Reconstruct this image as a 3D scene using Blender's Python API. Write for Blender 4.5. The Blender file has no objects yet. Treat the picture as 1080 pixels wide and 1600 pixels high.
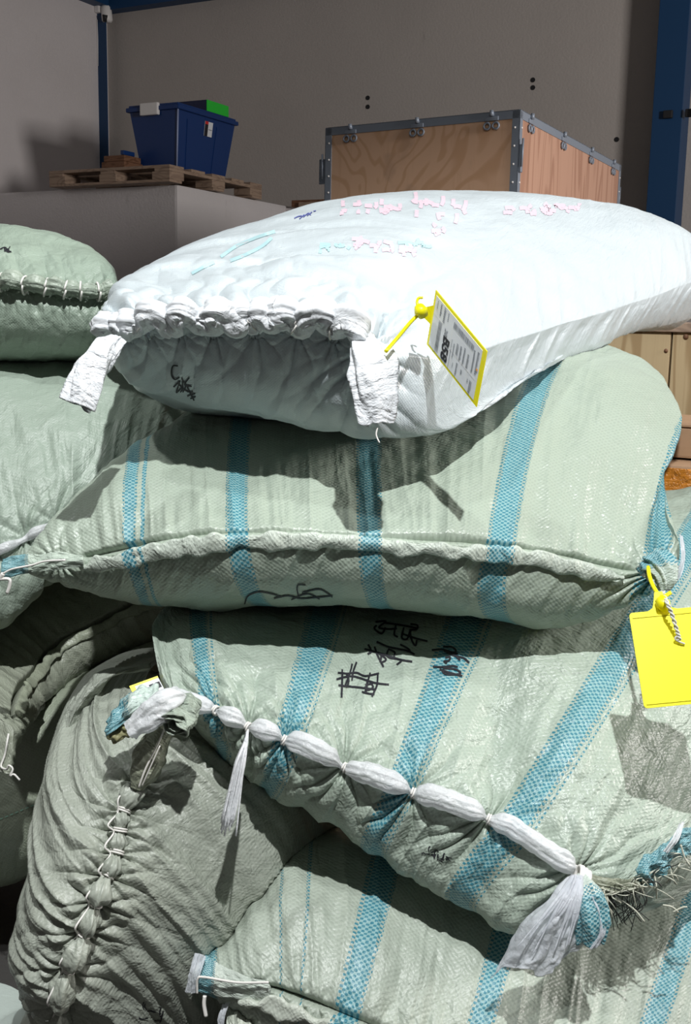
import bpy, bmesh, math, random
import numpy as np
from mathutils import Vector, Matrix
from mathutils.bvhtree import BVHTree

SC = bpy.context.scene
COL = SC.collection
rnd = random.Random(7)

# ------------------------------------------------------------------ camera
F, PITCH, ROLL, CAMZ = 1700.0, math.radians(10.1), math.radians(1.14), 1.11
cp, sp = math.cos(PITCH), math.sin(PITCH)
cr, sr = math.cos(ROLL), math.sin(ROLL)
FW = np.array([0, cp, -sp]); UP0 = np.array([0, sp, cp]); RI0 = np.array([1., 0, 0])
RI = cr*RI0 + sr*UP0; UP = -sr*RI0 + cr*UP0
CAM = np.array([0., 0., CAMZ])
cam_d = bpy.data.cameras.new('camera'); cam = bpy.data.objects.new('camera', cam_d); COL.objects.link(cam)
cam_d.sensor_fit = 'VERTICAL'; cam_d.sensor_height = 24; cam_d.lens = 24*F/1600; cam_d.clip_start = .02
cam.matrix_world = Matrix(((RI[0], UP[0], -FW[0], 0), (RI[1], UP[1], -FW[1], 0), (RI[2], UP[2], -FW[2], CAMZ), (0, 0, 0, 1)))
SC.camera = cam

# ------------------------------------------------------------------ world, lamps, exposure
SC.view_settings.view_transform = 'Standard'; SC.view_settings.look = 'None'
SC.view_settings.gamma = 1; SC.view_settings.use_curve_mapping = False; SC.view_settings.exposure = 0.0
w = bpy.data.worlds.new('world'); SC.world = w; w.use_nodes = True
w.node_tree.nodes['Background'].inputs[0].default_value = (1, .97, .95, 1)
w.node_tree.nodes['Background'].inputs[1].default_value = .075

def lamp(name, typ, loc, target, energy, color, size, blend=None, angle=None):
    d = bpy.data.lights.new(name, typ); d.energy = energy; d.color = color
    if typ == 'AREA': d.shape = 'RECTANGLE'; d.size, d.size_y = size
    else: d.shadow_soft_size = size
    if typ == 'SPOT': d.spot_size = angle; d.spot_blend = blend
    o = bpy.data.objects.new(name, d); COL.objects.link(o)
    o.location = loc; o.rotation_euler = (Vector(target)-Vector(loc)).to_track_quat('-Z', 'Y').to_euler()
    return o
lamp('key_lamp', 'SPOT', (.24, -.34, 3.80), (0.0, 1.6, .8), 600, (.985, 1, 1), .03, .6, math.radians(75))
lamp('left_lamp', 'SPOT', (-1.55, .75, 3.9), (.1, 1.6, .8), 130, (.985, 1, 1), .07, .6, math.radians(75))
lamp('doorway_light', 'AREA', (4.6, 1.2, 2.4), (-1.0, 6.5, 1.8), 230, (1, .95, .92), (1.0, 1.0))

# ------------------------------------------------------------------ helpers
def P(px, py, d):
    return CAM + d*FW + (px-540)/F*d*RI - (py-800)/F*d*UP
def PZ(px, py, z):
    v = FW + (px-540)/F*RI - (py-800)/F*UP
    return CAM + v*((z-CAMZ)/v[2])
def V3(a): return Vector((float(a[0]), float(a[1]), float(a[2])))

def tag(o, label=None, cat=None, group=None, kind=None):
    if label: o['label'] = label
    if cat: o['category'] = cat
    if group: o['group'] = group
    if kind: o['kind'] = kind
    return o
def thing(name, loc, label, cat, group=None):
    o = bpy.data.objects.new(name, None); COL.objects.link(o); o.empty_display_size = .05
    o.location = V3(loc); o['_b'] = [float(x) for x in loc]
    return tag(o, label, cat, group)
def root_off(parent):
    off = np.zeros(3); q = parent
    while q is not None:
        off += np.array(q.location); q = q.parent
    return off
def mesh_obj(name, verts, faces, mat, parent=None, smooth=True, uv=None, label=None):
    """verts in world coordinates; the child's mesh is stored relative to its thing"""
    v = np.asarray(verts, float) - (root_off(parent) if parent else 0)
    me = bpy.data.meshes.new(name); me.from_pydata(v.tolist(), [], [list(f) for f in faces]); me.update()
    if uv is not None:
        l = me.uv_layers.new(name='UVMap'); li = np.zeros(len(me.loops), int); me.loops.foreach_get('vertex_index', li)
        l.data.foreach_set('uv', np.asarray(uv)[li].astype(np.float32).ravel())
    if smooth: me.polygons.foreach_set('use_smooth', [True]*len(me.polygons))
    me.materials.append(mat)
    o = bpy.data.objects.new(name, me); COL.objects.link(o)
    if parent: o.parent = parent
    if label: o['label'] = label
    return o

class MB:
    def __init__(s): s.v = []; s.f = []
    def add(s, v, f):
        n = len(s.v); s.v += [tuple(map(float, p)) for p in v]; s.f += [[i+n for i in q] for q in f]; return s
    def box(s, o, ax, ay, az, bev=0):
        """box from corner o along three edge vectors, edges cut back by bev"""
        o, ax, ay, az = map(lambda q: np.asarray(q, float), (o, ax, ay, az))
        if bev <= 0:
            v = [o+i*ax+j*ay+k*az for k in (0, 1) for j in (0, 1) for i in (0, 1)]
            f = [(0, 2, 3, 1), (4, 5, 7, 6), (0, 1, 5, 4), (2, 6, 7, 3), (0, 4, 6, 2), (1, 3, 7, 5)]
            return s.add(v, f)
        bm = bmesh.new(); bmesh.ops.create_cube(bm, size=1)
        L = [np.linalg.norm(a) for a in (ax, ay, az)]
        for q in bm.verts: q.co = Vector([(q.co[i]+.5)*L[i] for i in range(3)])
        bmesh.ops.bevel(bm, geom=bm.edges[:], offset=min(bev, min(L)*.45), segments=2, affect='EDGES', profile=.6)
        u = [a/l for a, l in zip((ax, ay, az), L)]
        v = [o+q.co[0]*u[0]+q.co[1]*u[1]+q.co[2]*u[2] for q in bm.verts]
        bm.verts.index_update(); f = [[q.index for q in g.verts] for g in bm.faces]; bm.free()
        return s.add(v, f)
    def tube(s, pts, r, n=8, flat=1.0, cap=True):
        pts = [np.asarray(p, float) for p in pts]; m = len(pts)
        rr = r if hasattr(r, '__len__') else [r]*m
        T = [pts[min(i+1, m-1)]-pts[max(i-1, 0)] for i in range(m)]
        T = [t/(np.linalg.norm(t)+1e-12) for t in T]
        a = np.array([0, 0, 1.]) if abs(T[0][2]) < .9 else np.array([1., 0, 0])
        N = np.cross(T[0], a); N /= np.linalg.norm(N)
        v = []; f = []
        for i in range(m):
            N = N - T[i]*N.dot(T[i]); N /= np.linalg.norm(N)+1e-12; B = np.cross(T[i], N)
            for j in range(n):
                t = 2*math.pi*j/n; v.append(pts[i]+rr[i]*(math.cos(t)*N+flat*math.sin(t)*B))
        for i in range(m-1):
            for j in range(n):
                k = (j+1) % n; f.append((i*n+j, i*n+k, (i+1)*n+k, (i+1)*n+j))
        if cap: f.append(tuple(range(n-1, -1, -1))); f.append(tuple((m-1)*n+j for j in range(n)))
        return s.add(v, f)
    def build(s, name, mat, parent=None, smooth=False, label=None):
        return mesh_obj(name, s.v, s.f, mat, parent, smooth, label=label)

def curve(pts, n):
    """Catmull-Rom through world points"""
    p = [np.asarray(q, float) for q in pts]; p = [2*p[0]-p[1]]+p+[2*p[-1]-p[-2]]
    out = []; m = len(p)-3
    for k in range(n):
        t = k/(n-1)*m; i = min(int(t), m-1); t -= i; a, b, c, d = p[i:i+4]
        out.append(.5*(2*b+(c-a)*t+(2*a-5*b+4*c-d)*t*t+(3*b-a-3*c+d)*t**3))
    return out

def _h(ix, iy, iz, seed):
    h = (ix.astype(np.int64)*374761393+iy.astype(np.int64)*668265263+iz.astype(np.int64)*2147483647*3+seed*974634777) & 0xffffffff
    h = ((h ^ (h >> 13))*1274126177) & 0xffffffff
    h = ((h ^ (h >> 16))*2246822519) & 0xffffffff
    return ((h ^ (h >> 15)) & 0xffffff)/float(0xffffff)*2-1
def vn(x, y, z=None, seed=0):
    if z is None: z = np.zeros_like(x)
    x0, y0, z0 = np.floor(x), np.floor(y), np.floor(z); fx, fy, fz = x-x0, y-y0, z-z0
    s = lambda t: t*t*t*(t*(t*6-15)+10)
    fx, fy, fz = s(fx), s(fy), s(fz); r = 0
    for i in (0, 1):
        for j in (0, 1):
            for k in (0, 1):
                r = r+_h(x0+i, y0+j, z0+k, seed)*(fx if i else 1-fx)*(fy if j else 1-fy)*(fz if k else 1-fz)
    return r
def fbm(x, y, z=None, seed=0, o=3):
    r = 0; a = 1; 
    for i in range(o):
        r = r+a*vn(x, y, z, seed+i*17); x = x*2.03; y = y*2.03; z = None if z is None else z*2.03; a *= .5
    return r

def pchip(t, y, q):
    t = np.asarray(t, float); y = np.asarray(y, float); h = np.diff(t); d = np.diff(y)/h; n = len(t)
    m = np.zeros(n)
    for i in range(1, n-1):
        if d[i-1]*d[i] > 0:
            w1 = 2*h[i]+h[i-1]; w2 = h[i]+2*h[i-1]; m[i] = (w1+w2)/(w1/d[i-1]+w2/d[i])
    m[0] = d[0]; m[-1] = d[-1]
    i = np.clip(np.searchsorted(t, q, side='right')-1, 0, n-2); s = (q-t[i])/h[i]
    return (y[i]*(2*s**3-3*s**2+1)+h[i]*m[i]*(s**3-2*s**2+s)+y[i+1]*(-2*s**3+3*s**2)+h[i]*m[i+1]*(s**3-s**2))

# ------------------------------------------------------------------ materials
def mat(name, color, rough=.6, metal=0, spec=.5):
    m = bpy.data.materials.new(name); m.use_nodes = True; b = m.node_tree.nodes['Principled BSDF']
    b.inputs['Base Color'].default_value = (*color, 1); b.inputs['Roughness'].default_value = rough
    b.inputs['Metallic'].default_value = metal; b.inputs['Specular IOR Level'].default_value = spec
    return m
class NT:
    def __init__(s, m): s.m = m; s.t = m.node_tree; s.b = s.t.nodes['Principled BSDF']
    def n(s, typ, **k):
        o = s.t.nodes.new(typ)
        for a, b in k.items(): setattr(o, a, b)
        return o
    def l(s, a, b): s.t.links.new(a, b)
    def put(s, sock, v):
        if isinstance(v, bpy.types.NodeSocket): s.l(v, sock)
        else: sock.default_value = v
    def math(s, op, a, b=0., c=None, clamp=False):
        o = s.n('ShaderNodeMath', operation=op, use_clamp=clamp); s.put(o.inputs[0], a); s.put(o.inputs[1], b)
        if c is not None: s.put(o.inputs[2], c)
        return o.outputs[0]
    def mix(s, f, a, b):
        o = s.n('ShaderNodeMix', data_type='RGBA'); s.put(o.inputs[0], f)
        for i, v in ((6, a), (7, b)): s.put(o.inputs[i], (*v, 1) if isinstance(v, tuple) and len(v) == 3 else v)
        return o.outputs[2]
    def noise(s, vec, scale, detail=3, rough=.5, dist=0):
        o = s.n('ShaderNodeTexNoise'); s.l(vec, o.inputs['Vector']); o.inputs['Scale'].default_value = scale
        o.inputs['Detail'].default_value = detail; o.inputs['Roughness'].default_value = rough; o.inputs['Distortion'].default_value = dist
        return o.outputs[0]
    def ramp(s, v, a, b): 
        o = s.n('ShaderNodeMapRange'); o.interpolation_type = 'SMOOTHSTEP'; s.put(o.inputs[0], v)
        o.inputs[1].default_value = a; o.inputs[2].default_value = b; return o.outputs[0]
    def map(s, vec, scale=(1, 1, 1), rot=(0, 0, 0)):
        o = s.n('ShaderNodeMapping'); s.l(vec, o.inputs[0]); o.inputs['Scale'].default_value = scale; o.inputs['Rotation'].default_value = rot
        return o.outputs[0]
    def obj(s): return s.n('ShaderNodeTexCoord').outputs['Object']
    def uv(s): return s.n('ShaderNodeTexCoord').outputs['UV']
    def bump(s, h, strength, dist, prev=None):
        o = s.n('ShaderNodeBump'); s.l(h, o.inputs['Height']); o.inputs['Strength'].default_value = strength
        o.inputs['Distance'].default_value = dist
        if prev: s.l(prev, o.inputs['Normal'])
        return o.outputs[0]

TEAL = (.045, .205, .265)
def woven(name, base, stripes=(), lines=(), cell=.0052, weave=.5, crinkle=.6, rough=.42, dirt=.25, tint=None):
    """woven polypropylene; stripes = [(centre along the sack in m, half width in m)]; lines = thin dotted threads"""
    m = mat(name, base, rough, spec=.55); t = NT(m); uv = t.uv()
    sep = t.n('ShaderNodeSeparateXYZ'); t.l(uv, sep.inputs[0]); U, V = sep.outputs[0], sep.outputs[1]
    dn = t.n('ShaderNodeTexNoise'); t.l(uv, dn.inputs['Vector']); dn.inputs['Scale'].default_value = 110; dn.inputs['Detail'].default_value = 1
    dsp = t.n('ShaderNodeSeparateColor'); t.l(dn.outputs['Color'], dsp.inputs[0])
    Ud = t.math('ADD', U, t.math('MULTIPLY', t.math('SUBTRACT', dsp.outputs[0], .5), cell*.55)); Vd = t.math('ADD', V, t.math('MULTIPLY', t.math('SUBTRACT', dsp.outputs[1], .5), cell*.55))
    w_uv = t.math('MULTIPLY', t.math('SINE', t.math('MULTIPLY', Ud, 2*math.pi/(cell*1.5))), t.math('SINE', t.math('MULTIPLY', Vd, 2*math.pi/(cell*1.35))))
    d = t.math('SUBTRACT', .5, t.math('MULTIPLY', w_uv, .5)); cellc = dn.outputs['Color']
    big = t.noise(uv, 5, 3); fine = t.noise(t.map(uv, (1, .25, 1)), 160, 3, .6)
    col = t.mix(t.math('MULTIPLY', t.ramp(big, .35, .75), dirt), base, tuple(c*k for c, k in zip(base, (.72, .72, .66))))
    cellb = t.n('ShaderNodeSeparateColor'); t.l(cellc, cellb.inputs[0])
    col = t.mix(t.math('MULTIPLY', cellb.outputs[0], .10), col, tuple(min(c*1.25, .95) for c in base))
    col = t.mix(t.math('MULTIPLY', t.ramp(d, .45, .85), .22*weave/.5), col, tuple(c*.6 for c in base))
    if tint: 
        n2 = t.noise(uv, 9, 4, .6); col = t.mix(t.math('MULTIPLY', t.ramp(n2, .5, .72), .5), col, tint)
    wob = t.math('MULTIPLY', t.math('SUBTRACT', t.noise(uv, 60, 1), .5), .004)
    Uw = t.math('ADD', U, wob)
    mask = None; core = None
    for c, hw in stripes:
        e = t.math('ABSOLUTE', t.math('SUBTRACT', Uw, c))
        k = t.math('LESS_THAN', e, hw); k2 = t.math('LESS_THAN', e, hw*.72)
        mask = k if mask is None else t.math('MAXIMUM', mask, k); core = k2 if core is None else t.math('MAXIMUM', core, k2)
    for c, hw in lines:
        k = t.math('LESS_THAN', t.math('ABSOLUTE', t.math('SUBTRACT', U, c)), hw)
        mask = k if mask is None else t.math('MAXIMUM', mask, k)
    if mask is not None:
        dots = t.math('SUBTRACT', 1.0, t.ramp(d, .42, .52))
        ground = base
        if core is not None:
            inner = t.mix(.6, base, (.15, .40, .46)); ground = t.mix(core, col, inner)
        sc = t.mix(dots, ground, TEAL)
        col = t.mix(mask, col, sc)
    t.l(col, t.b.inputs['Base Color'])
    h1 = t.math('SUBTRACT', .6, d)
    cr1 = t.noise(uv, 42, 4, .62, .6)
    rid = t.math('ABSOLUTE', t.math('SUBTRACT', t.noise(t.map(uv, (1, .35, 1)), 28, 3, .6, .8), .5))
    nrm = t.bump(h1, .30*weave/.5, .0012)
    nrm = t.bump(cr1, crinkle*.8, .0075, nrm); nrm = t.bump(rid, crinkle*.8, .010, nrm); nrm = t.bump(fine, .25, .0015, nrm)
    t.l(nrm, t.b.inputs['Normal'])
    t.l(t.math('ADD', rough-.05, t.math('MULTIPLY', big, .12)), t.b.inputs['Roughness'])
    return m

def plastic(name, color=(.86, .88, .92), alpha=.75):
    m = mat(name, color, .22, spec=.7); t = NT(m)
    out = t.t.nodes['Material Output']; tr = t.n('ShaderNodeBsdfTranslucent'); tr.inputs[0].default_value = (*color, 1)
    tp = t.n('ShaderNodeBsdfTransparent'); a = t.n('ShaderNodeMixShader'); b = t.n('ShaderNodeMixShader')
    a.inputs[0].default_value = .25; t.l(t.b.outputs[0], a.inputs[1]); t.l(tr.outputs[0], a.inputs[2])
    b.inputs[0].default_value = alpha; t.l(tp.outputs[0], b.inputs[1]); t.l(a.outputs[0], b.inputs[2]); t.l(b.outputs[0], out.inputs[0])
    o = t.obj(); t.l(t.bump(t.noise(o, 140, 4, .6, 1), .6, .004), t.b.inputs['Normal'])
    return m

def plaster(name, c1, c2):
    m = mat(name, c1, .9, spec=.2); t = NT(m); o = t.obj()
    n = t.ramp(t.noise(o, 1.1, 6, .6), .35, .7); sp_ = t.ramp(t.noise(t.map(o, (1, 1, .35)), 7, 5, .7), .66, .74)
    c = t.mix(t.math('MULTIPLY', n, .5), c1, c2); c = t.mix(t.math('MULTIPLY', sp_, .22), c, tuple(x*.45 for x in c1))
    t.l(c, t.b.inputs['Base Color']); t.l(t.bump(t.noise(o, 60, 5), .25, .01), t.b.inputs['Normal']); return m
def wood(name, c1, c2, c3, scale=1.0, swirl=2.2, stretch=(1, 1, 1)):
    m = mat(name, c1, .55, spec=.35); t = NT(m); o = t.map(t.obj(), stretch)
    nz = t.noise(o, 1.6*scale, 2, .5, swirl); wv = t.math('SINE', t.math('MULTIPLY', nz, 55))
    g = t.noise(t.map(t.obj(), (stretch[0]*10, stretch[1]*10, stretch[2])), 4*scale, 5, .6)
    c = t.mix(t.ramp(wv, .1, 1), c1, c2); c = t.mix(t.math('MULTIPLY', t.ramp(g, .5, .75), .5), c, c2)
    c = t.mix(t.math('MULTIPLY', t.ramp(t.noise(o, 5*scale, 3), .62, .72), .6), c, c3)
    t.l(c, t.b.inputs['Base Color']); t.l(t.bump(g, .15, .002), t.b.inputs['Normal']); return m

GREEN = (.34, .40, .33)
M = {}
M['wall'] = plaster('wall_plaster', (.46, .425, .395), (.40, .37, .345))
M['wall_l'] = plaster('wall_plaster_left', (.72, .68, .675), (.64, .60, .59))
M['block'] = plaster('block_plaster', (.68, .65, .65), (.58, .555, .55))
M['blue'] = mat('blue_steel_paint', (.006, .045, .125), .5)
M['dark'] = mat('dark_metal', (.012, .012, .014), .6)
M['floor'] = plaster('floor_concrete', (.055, .053, .05), (.035, .034, .032))
M['ply'] = wood('plywood_swirled', (.72, .46, .30), (.62, .37, .22), (.52, .33, .22), 1.1, 2.0)
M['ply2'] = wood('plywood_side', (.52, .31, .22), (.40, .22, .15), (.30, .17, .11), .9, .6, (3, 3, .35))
M['pine'] = wood('pine_boards', (.50, .38, .22), (.36, .25, .13), (.14, .09, .05), 1.0, .5, (4, 4, .5))
M['pallet'] = wood('pallet_wood', (.36, .26, .19), (.27, .19, .14), (.18, .12, .08), 2.0, .4, (1, 1, 4))
M['oldwood'] = wood('brown_old_wood', (.20, .10, .055), (.13, .06, .03), (.07, .035, .02), 2.0, .4, (1, 1, 5))
M['zinc'] = mat('galvanised_steel', (.25, .29, .35), .5, .25)
M['card'] = wood('cardboard', (.44, .28, .17), (.41, .26, .155), (.36, .22, .13), 1, .1, (1, 1, 8))
M['tape'] = mat('orange_packing_tape', (.62, .23, .03), .22); t_ = NT(M['tape'])
t_.l(t_.bump(t_.noise(t_.obj(), 45, 4, .6, 1.5), .8, .01), t_.b.inputs['Normal'])
M['tote'] = mat('blue_tote_plastic', (.004, .035, .155), .38)
M['tote_edge'] = mat('blue_tote_scuffed_edge', (.30, .36, .55), .5)
M['white_pl'] = mat('white_plastic', (.80, .78, .76), .45)
M['green_pl'] = mat('green_carton', (.02, .55, .04), .45)
M['navy'] = mat('navy_carton', (.008, .014, .06), .4)
M['yellow'] = mat('yellow_tag_plastic', (.92, .84, .006), .38)
M['paper'] = mat('label_paper', (.74, .77, .80), .5)
M['ink'] = mat('black_ink', (.012, .012, .018), .6)
M['grey_ink'] = mat('grey_print', (.22, .24, .27), .7)
M['red'] = mat('red_print', (.6, .03, .03), .6)
M['orange'] = mat('orange_print', (.9, .35, .03), .6)
M['pink'] = mat('faded_pink_print', (.70, .55, .62), .5)
M['aqua'] = mat('faded_aqua_print', (.44, .66, .69), .5)
M['string'] = mat('white_string', (.78, .76, .72), .7)
M['thread'] = mat('frayed_thread', (.50, .51, .42), .7)
M['twine'] = mat('grey_twine', (.60, .60, .57), .7)
M['darkthread'] = mat('black_thread', (.05, .055, .05), .7)
M['plastic'] = plastic('clear_liner_plastic', (.90, .92, .94), .80)
M['plastic_thin'] = plastic('thin_liner_plastic', (.84, .87, .92), .55)
M['whiteweave_roll'] = woven('white_rolled_fabric', (.80, .83, .86), cell=.003, weave=.15, crinkle=1.0, dirt=.1)
M['green_roll'] = woven('green_rolled_fabric', GREEN, cell=.004, weave=.3, crinkle=1.1)
M['dark_roll'] = woven('inner_fabric', (.25, .27, .20), cell=.004, weave=.3, crinkle=1.1)
M['teal_rag'] = woven('teal_checked_fabric', (.50, .62, .58), stripes=[(0, 5)], cell=.0052, crinkle=1.0)
M['hem'] = woven('folded_hem_fabric', (.46, .54, .46), cell=.0045, weave=.4, crinkle=.9, dirt=.3)

# ------------------------------------------------------------------ sacks
class Sack:
    """woven sack lofted from stations; each station is (top, seam, bottom), every point (px,py,depth) unprojected to the place where it stands"""
    def __init__(s, st, kb=.8, n=2.25, nu=420, nv=250, vpow=1.5, seed=1, low=.006, mid=.0025, up=.5, rec=0.0):
        T, S_, B = [np.array([P(*q[i]) for q in st]) for i in range(3)]
        mid_ = (T+S_+B)/3; t = np.r_[0, np.cumsum(np.linalg.norm(np.diff(mid_, axis=0), axis=1)+1e-4)]
        s.t = t/t[-1]
        # even arc sampling with extra rows near the ends
        q = np.linspace(0, 1, nu)
        ev = lambda A: np.stack([pchip(s.t, A[:, k], q) for k in range(3)], 1)
        T, S_, B = ev(T), ev(S_), ev(B)
        s.q = q
        D = B-T; lam = np.clip(((S_-T)*D).sum(1)/((D*D).sum(1)+1e-9), .3, .7)[:, None]
        O = T+lam*D
        over = np.maximum(0, (O-B)@FW-.02)[:, None]; O = O-FW*over
        K = O+(O-S_)*kb
        K = K+FW*np.maximum(0, (T-K)@FW+.05*np.minimum(1, (T-S_)@FW/.1))[:, None]*.8
        w_ = np.linspace(-1, 1, nv+1)[:-1]; th = math.pi*np.sign(w_)*np.abs(w_)**vpow; s.th = th
        e = 2/n; c = np.cos(th); sn = np.sin(th)
        C = np.abs(c)**e; Sn = np.abs(sn)**e
        Ou = O+FW*(up*np.maximum(0, (T-O)@FW))[:, None]
        recq = np.interp(q, s.t, np.array(rec, float)+np.zeros(len(s.t)))[:, None]
        Ol = O-FW*(recq*np.clip(((T-B)@UP)/.2, 0, 1)[:, None])
        OO = np.where((sn >= 0)[None, :, None], Ou[:, None], Ol[:, None])
        A1 = np.where((c >= 0)[None, :, None], S_[:, None]-OO, K[:, None]-OO)
        A2 = np.where((sn >= 0)[None, :, None], T[:, None]-OO, B[:, None]-OO)
        X = OO+A1*C[None, :, None]+A2*Sn[None, :, None]
        s.X = X; s.O = O
        i0 = int(np.argmin(np.abs(th))); s.i0 = i0
        seg = np.linalg.norm(np.diff(X, axis=1), axis=2); Vc = np.concatenate([np.zeros((nu, 1)), np.cumsum(seg, 1)], 1)
        s.V = Vc-Vc[:, i0:i0+1]
        Uc = np.r_[0, np.cumsum(np.linalg.norm(np.diff(X[:, i0], axis=0), axis=1))]
        s.U = np.repeat(Uc[:, None], nv, 1); s.Uc = Uc; s.seed = seed
        s.D = np.zeros((nu, nv)); s.low = low; s.mid = mid
        s.D += low*fbm(X[..., 0]*7, X[..., 1]*7, X[..., 2]*7, seed, 2)
        s.D += mid*fbm(X[..., 0]*22, X[..., 1]*22, X[..., 2]*22, seed+5, 3)
        s.env = np.clip(np.minimum(q, 1-q)/.03, 0, 1)[:, None]
        s.q2u = lambda k: float(np.interp(k, s.q, Uc))
    def Ust(s, i):
        """seam length at station i (fractions allowed)"""
        return s.q2u(float(np.interp(i, range(len(s.t)), s.t)))
    def groove(s, u0, u1, depth=.010, width=.006, v0=.0, wob=.3):
        m = np.clip((s.U-u0)/.02, 0, 1)*np.clip((u1-s.U)/.02, 0, 1)
        s.D -= depth*m*np.exp(-((s.V-v0-.004*vn(s.U*25, s.U*0, None, 3)*wob)/width)**2); return s
    def pinch(s, Us, A=.008, L=.07, k=6, A0=.012, r0=.014, bulge=.0, both=1.0, seedp=3):
        rr = np.random.default_rng(seedp); Us = list(Us)
        sp_ = np.median(np.diff(Us)) if len(Us) > 1 else .08
        av = np.abs(s.V)
        side = np.where(s.V < 0, both, 1.0)
        for ui in Us:
            du = s.U-ui; r = np.sqrt(du**2+av**2)+1e-5; a = np.arctan2(du, av+1e-4)
            ph = rr.uniform(0, 6.28); wv = a*k+ph+.8*vn(r*25, a*2, None, seedp)
            rg = np.abs(np.sin(wv/1.0))**.7-.55
            win = np.exp(-(du/(.55*sp_+.35*av))**2)
            s.D += side*A*rg*np.exp(-r/L)*np.clip(r/.012, 0, 1)*win
            s.D -= A0*np.exp(-(r/r0)**2)
        if bulge: s.D += bulge*np.exp(-(s.V/.05)**2)
        return s
    def streaks(s, A=.005, fu=28, fv=3.0, shear=.5, L=.5, seed=11, side=0, vmin=0, ridge=True):
        av = np.abs(s.V); x = (s.U+shear*av)*fu; y = s.V*fv
        n = fbm(x, y, None, seed, 3); n = (1-2*np.abs(n)**.8) if ridge else n
        m = np.exp(-av/L)*np.clip((av-vmin)/.02, 0, 1)
        if side: m = m*(np.sign(s.V) == side)
        s.D += A*n*m; return s
    def valley(s, ua, ub, v1, A, w_, side=1):
        """long soft hollow running from the seam at ua to ub at distance v1"""
        v = s.V*side; c = ua+(ub-ua)*np.clip(v/v1, 0, 1.4)
        s.D -= A*np.exp(-((s.U-c)/w_)**2)*np.clip(v/.05, 0, 1)*np.exp(-np.clip(v-v1*.7, 0, 9)/.10); return s
    def dent(s, px, py, r, A, rx=None):
        """press the surface in (or out) around the point seen at px,py"""
        p = s.hit(px, py)[0]; d = np.linalg.norm(s.X-p, axis=2); s.D += A*np.exp(-(d/r)**2); return s
    def finish(s):
        X = s.X; du = np.gradient(X, axis=0); dv = np.roll(X, -1, 1)-np.roll(X, 1, 1)
        N = np.cross(du, dv); N /= np.linalg.norm(N, axis=2, keepdims=True)+1e-12
        # outwards
        if ((X-s.O[:, None])*N).sum() < 0: N = -N
        s.N = N; s.Y = X+N*(s.D*s.env)[..., None]; z = s.Y[..., 2]; s.Y[..., 2] = np.where(z < .01, .003+.007*np.exp(np.minimum(z-.01, 0)/.03), z); s.bvh = None; return s
    def faces(s):
        nu, nv = s.D.shape; i = np.arange(nu-1)[:, None]; j = np.arange(nv)[None]; k = (j+1) % nv
        f = np.stack([i*nv+j+0*k, (i+1)*nv+j+0*k, (i+1)*nv+k, i*nv+k], 2).reshape(-1, 4)
        return f
    def build(s, mat_, parent, name='sack_body'):
        nu, nv = s.D.shape; f = s.faces().tolist(); f.append(list(range(nv))[::-1]); f.append([(nu-1)*nv+j for j in range(nv)])
        # uv seam sits on the hidden back
        uv = np.stack([s.U, s.V], 2).reshape(-1, 2)
        s.obj = mesh_obj(name, s.Y.reshape(-1, 3), f, mat_, parent, True, uv)
        bm_ = [tuple(p) for p in s.Y.reshape(-1, 3).tolist()]
        s.bvh = BVHTree.FromPolygons(bm_, s.faces().tolist())
        return s.obj
    def hit(s, px, py):
        v = FW+(px-540)/F*RI-(py-800)/F*UP; v = v/np.linalg.norm(v)
        if s.bvh is None: raise RuntimeError('build first')
        p, n, _, d = s.bvh.ray_cast(V3(CAM), V3(v))
        if p is None: return None, None
        n = np.array(n); n = -n if n.dot(v) > 0 else n
        return np.array(p), n
    def row(s, V=0., off=0., u0=None, u1=None, n=200):
        """points on the finished surface at signed distance V from the seam"""
        u0 = 0 if u0 is None else u0; u1 = s.Uc[-1] if u1 is None else u1
        out = []; nn = []
        for u in np.linspace(u0, u1, n):
            i = int(np.clip(np.searchsorted(s.Uc, u), 1, len(s.Uc)-1)); a = (u-s.Uc[i-1])/(s.Uc[i]-s.Uc[i-1]+1e-9)
            r = []
            for ii in (i-1, i):
                j = int(np.argmin(np.abs(s.V[ii]-V))); r.append((s.Y[ii, j], s.N[ii, j]))
            p = r[0][0]*(1-a)+r[1][0]*a; nrm = r[0][1]*(1-a)+r[1][1]*a
            out.append(p+off*nrm); nn.append(nrm)
        return np.array(out), np.array(nn)

def smooth_pts(p, k=5):
    p = np.array(p); q = np.pad(p, ((k, k), (0, 0)), mode='edge'); ker = np.ones(2*k+1)/(2*k+1)
    return np.stack([np.convolve(q[:, i], ker, 'valid') for i in range(p.shape[1])], 1)

def ink(sack, strokes, mat_, parent, wpx=2.4, name='handwriting', lift=.0012, label=None):
    """pen strokes laid on the sack's surface"""
    mb = MB()
    for st in strokes:
        w_ = wpx
        pts = []
        if len(st) > 2: st = [(c_[0], c_[1]) for c_ in curve([(x, y, 0) for x, y in st], 7*len(st))]
        for a, b in zip(st[:-1], st[1:]):
            k = max(2, int(math.hypot(b[0]-a[0], b[1]-a[1])/3))
            for i in range(k): pts.append((a[0]+(b[0]-a[0])*i/k, a[1]+(b[1]-a[1])*i/k))
        pts.append(st[-1]); v = []; 
        for i, p in enumerate(pts):
            q0 = pts[max(i-1, 0)]; q1 = pts[min(i+1, len(pts)-1)]; dx, dy = q1[0]-q0[0], q1[1]-q0[1]; L = math.hypot(dx, dy)+1e-6
            nx, ny = -dy/L*w_/2, dx/L*w_/2
            a, na = sack.hit(p[0]+nx, p[1]+ny); b, nb = sack.hit(p[0]-nx, p[1]-ny)
            if a is None or b is None: 
                if len(v) >= 4: _rib(mb, v)
                v = []; continue
            v += [a+na*lift, b+nb*lift]
        if len(v) >= 4: _rib(mb, v)
    if mb.v: return mb.build(name, mat_, parent, True, label)
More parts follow.
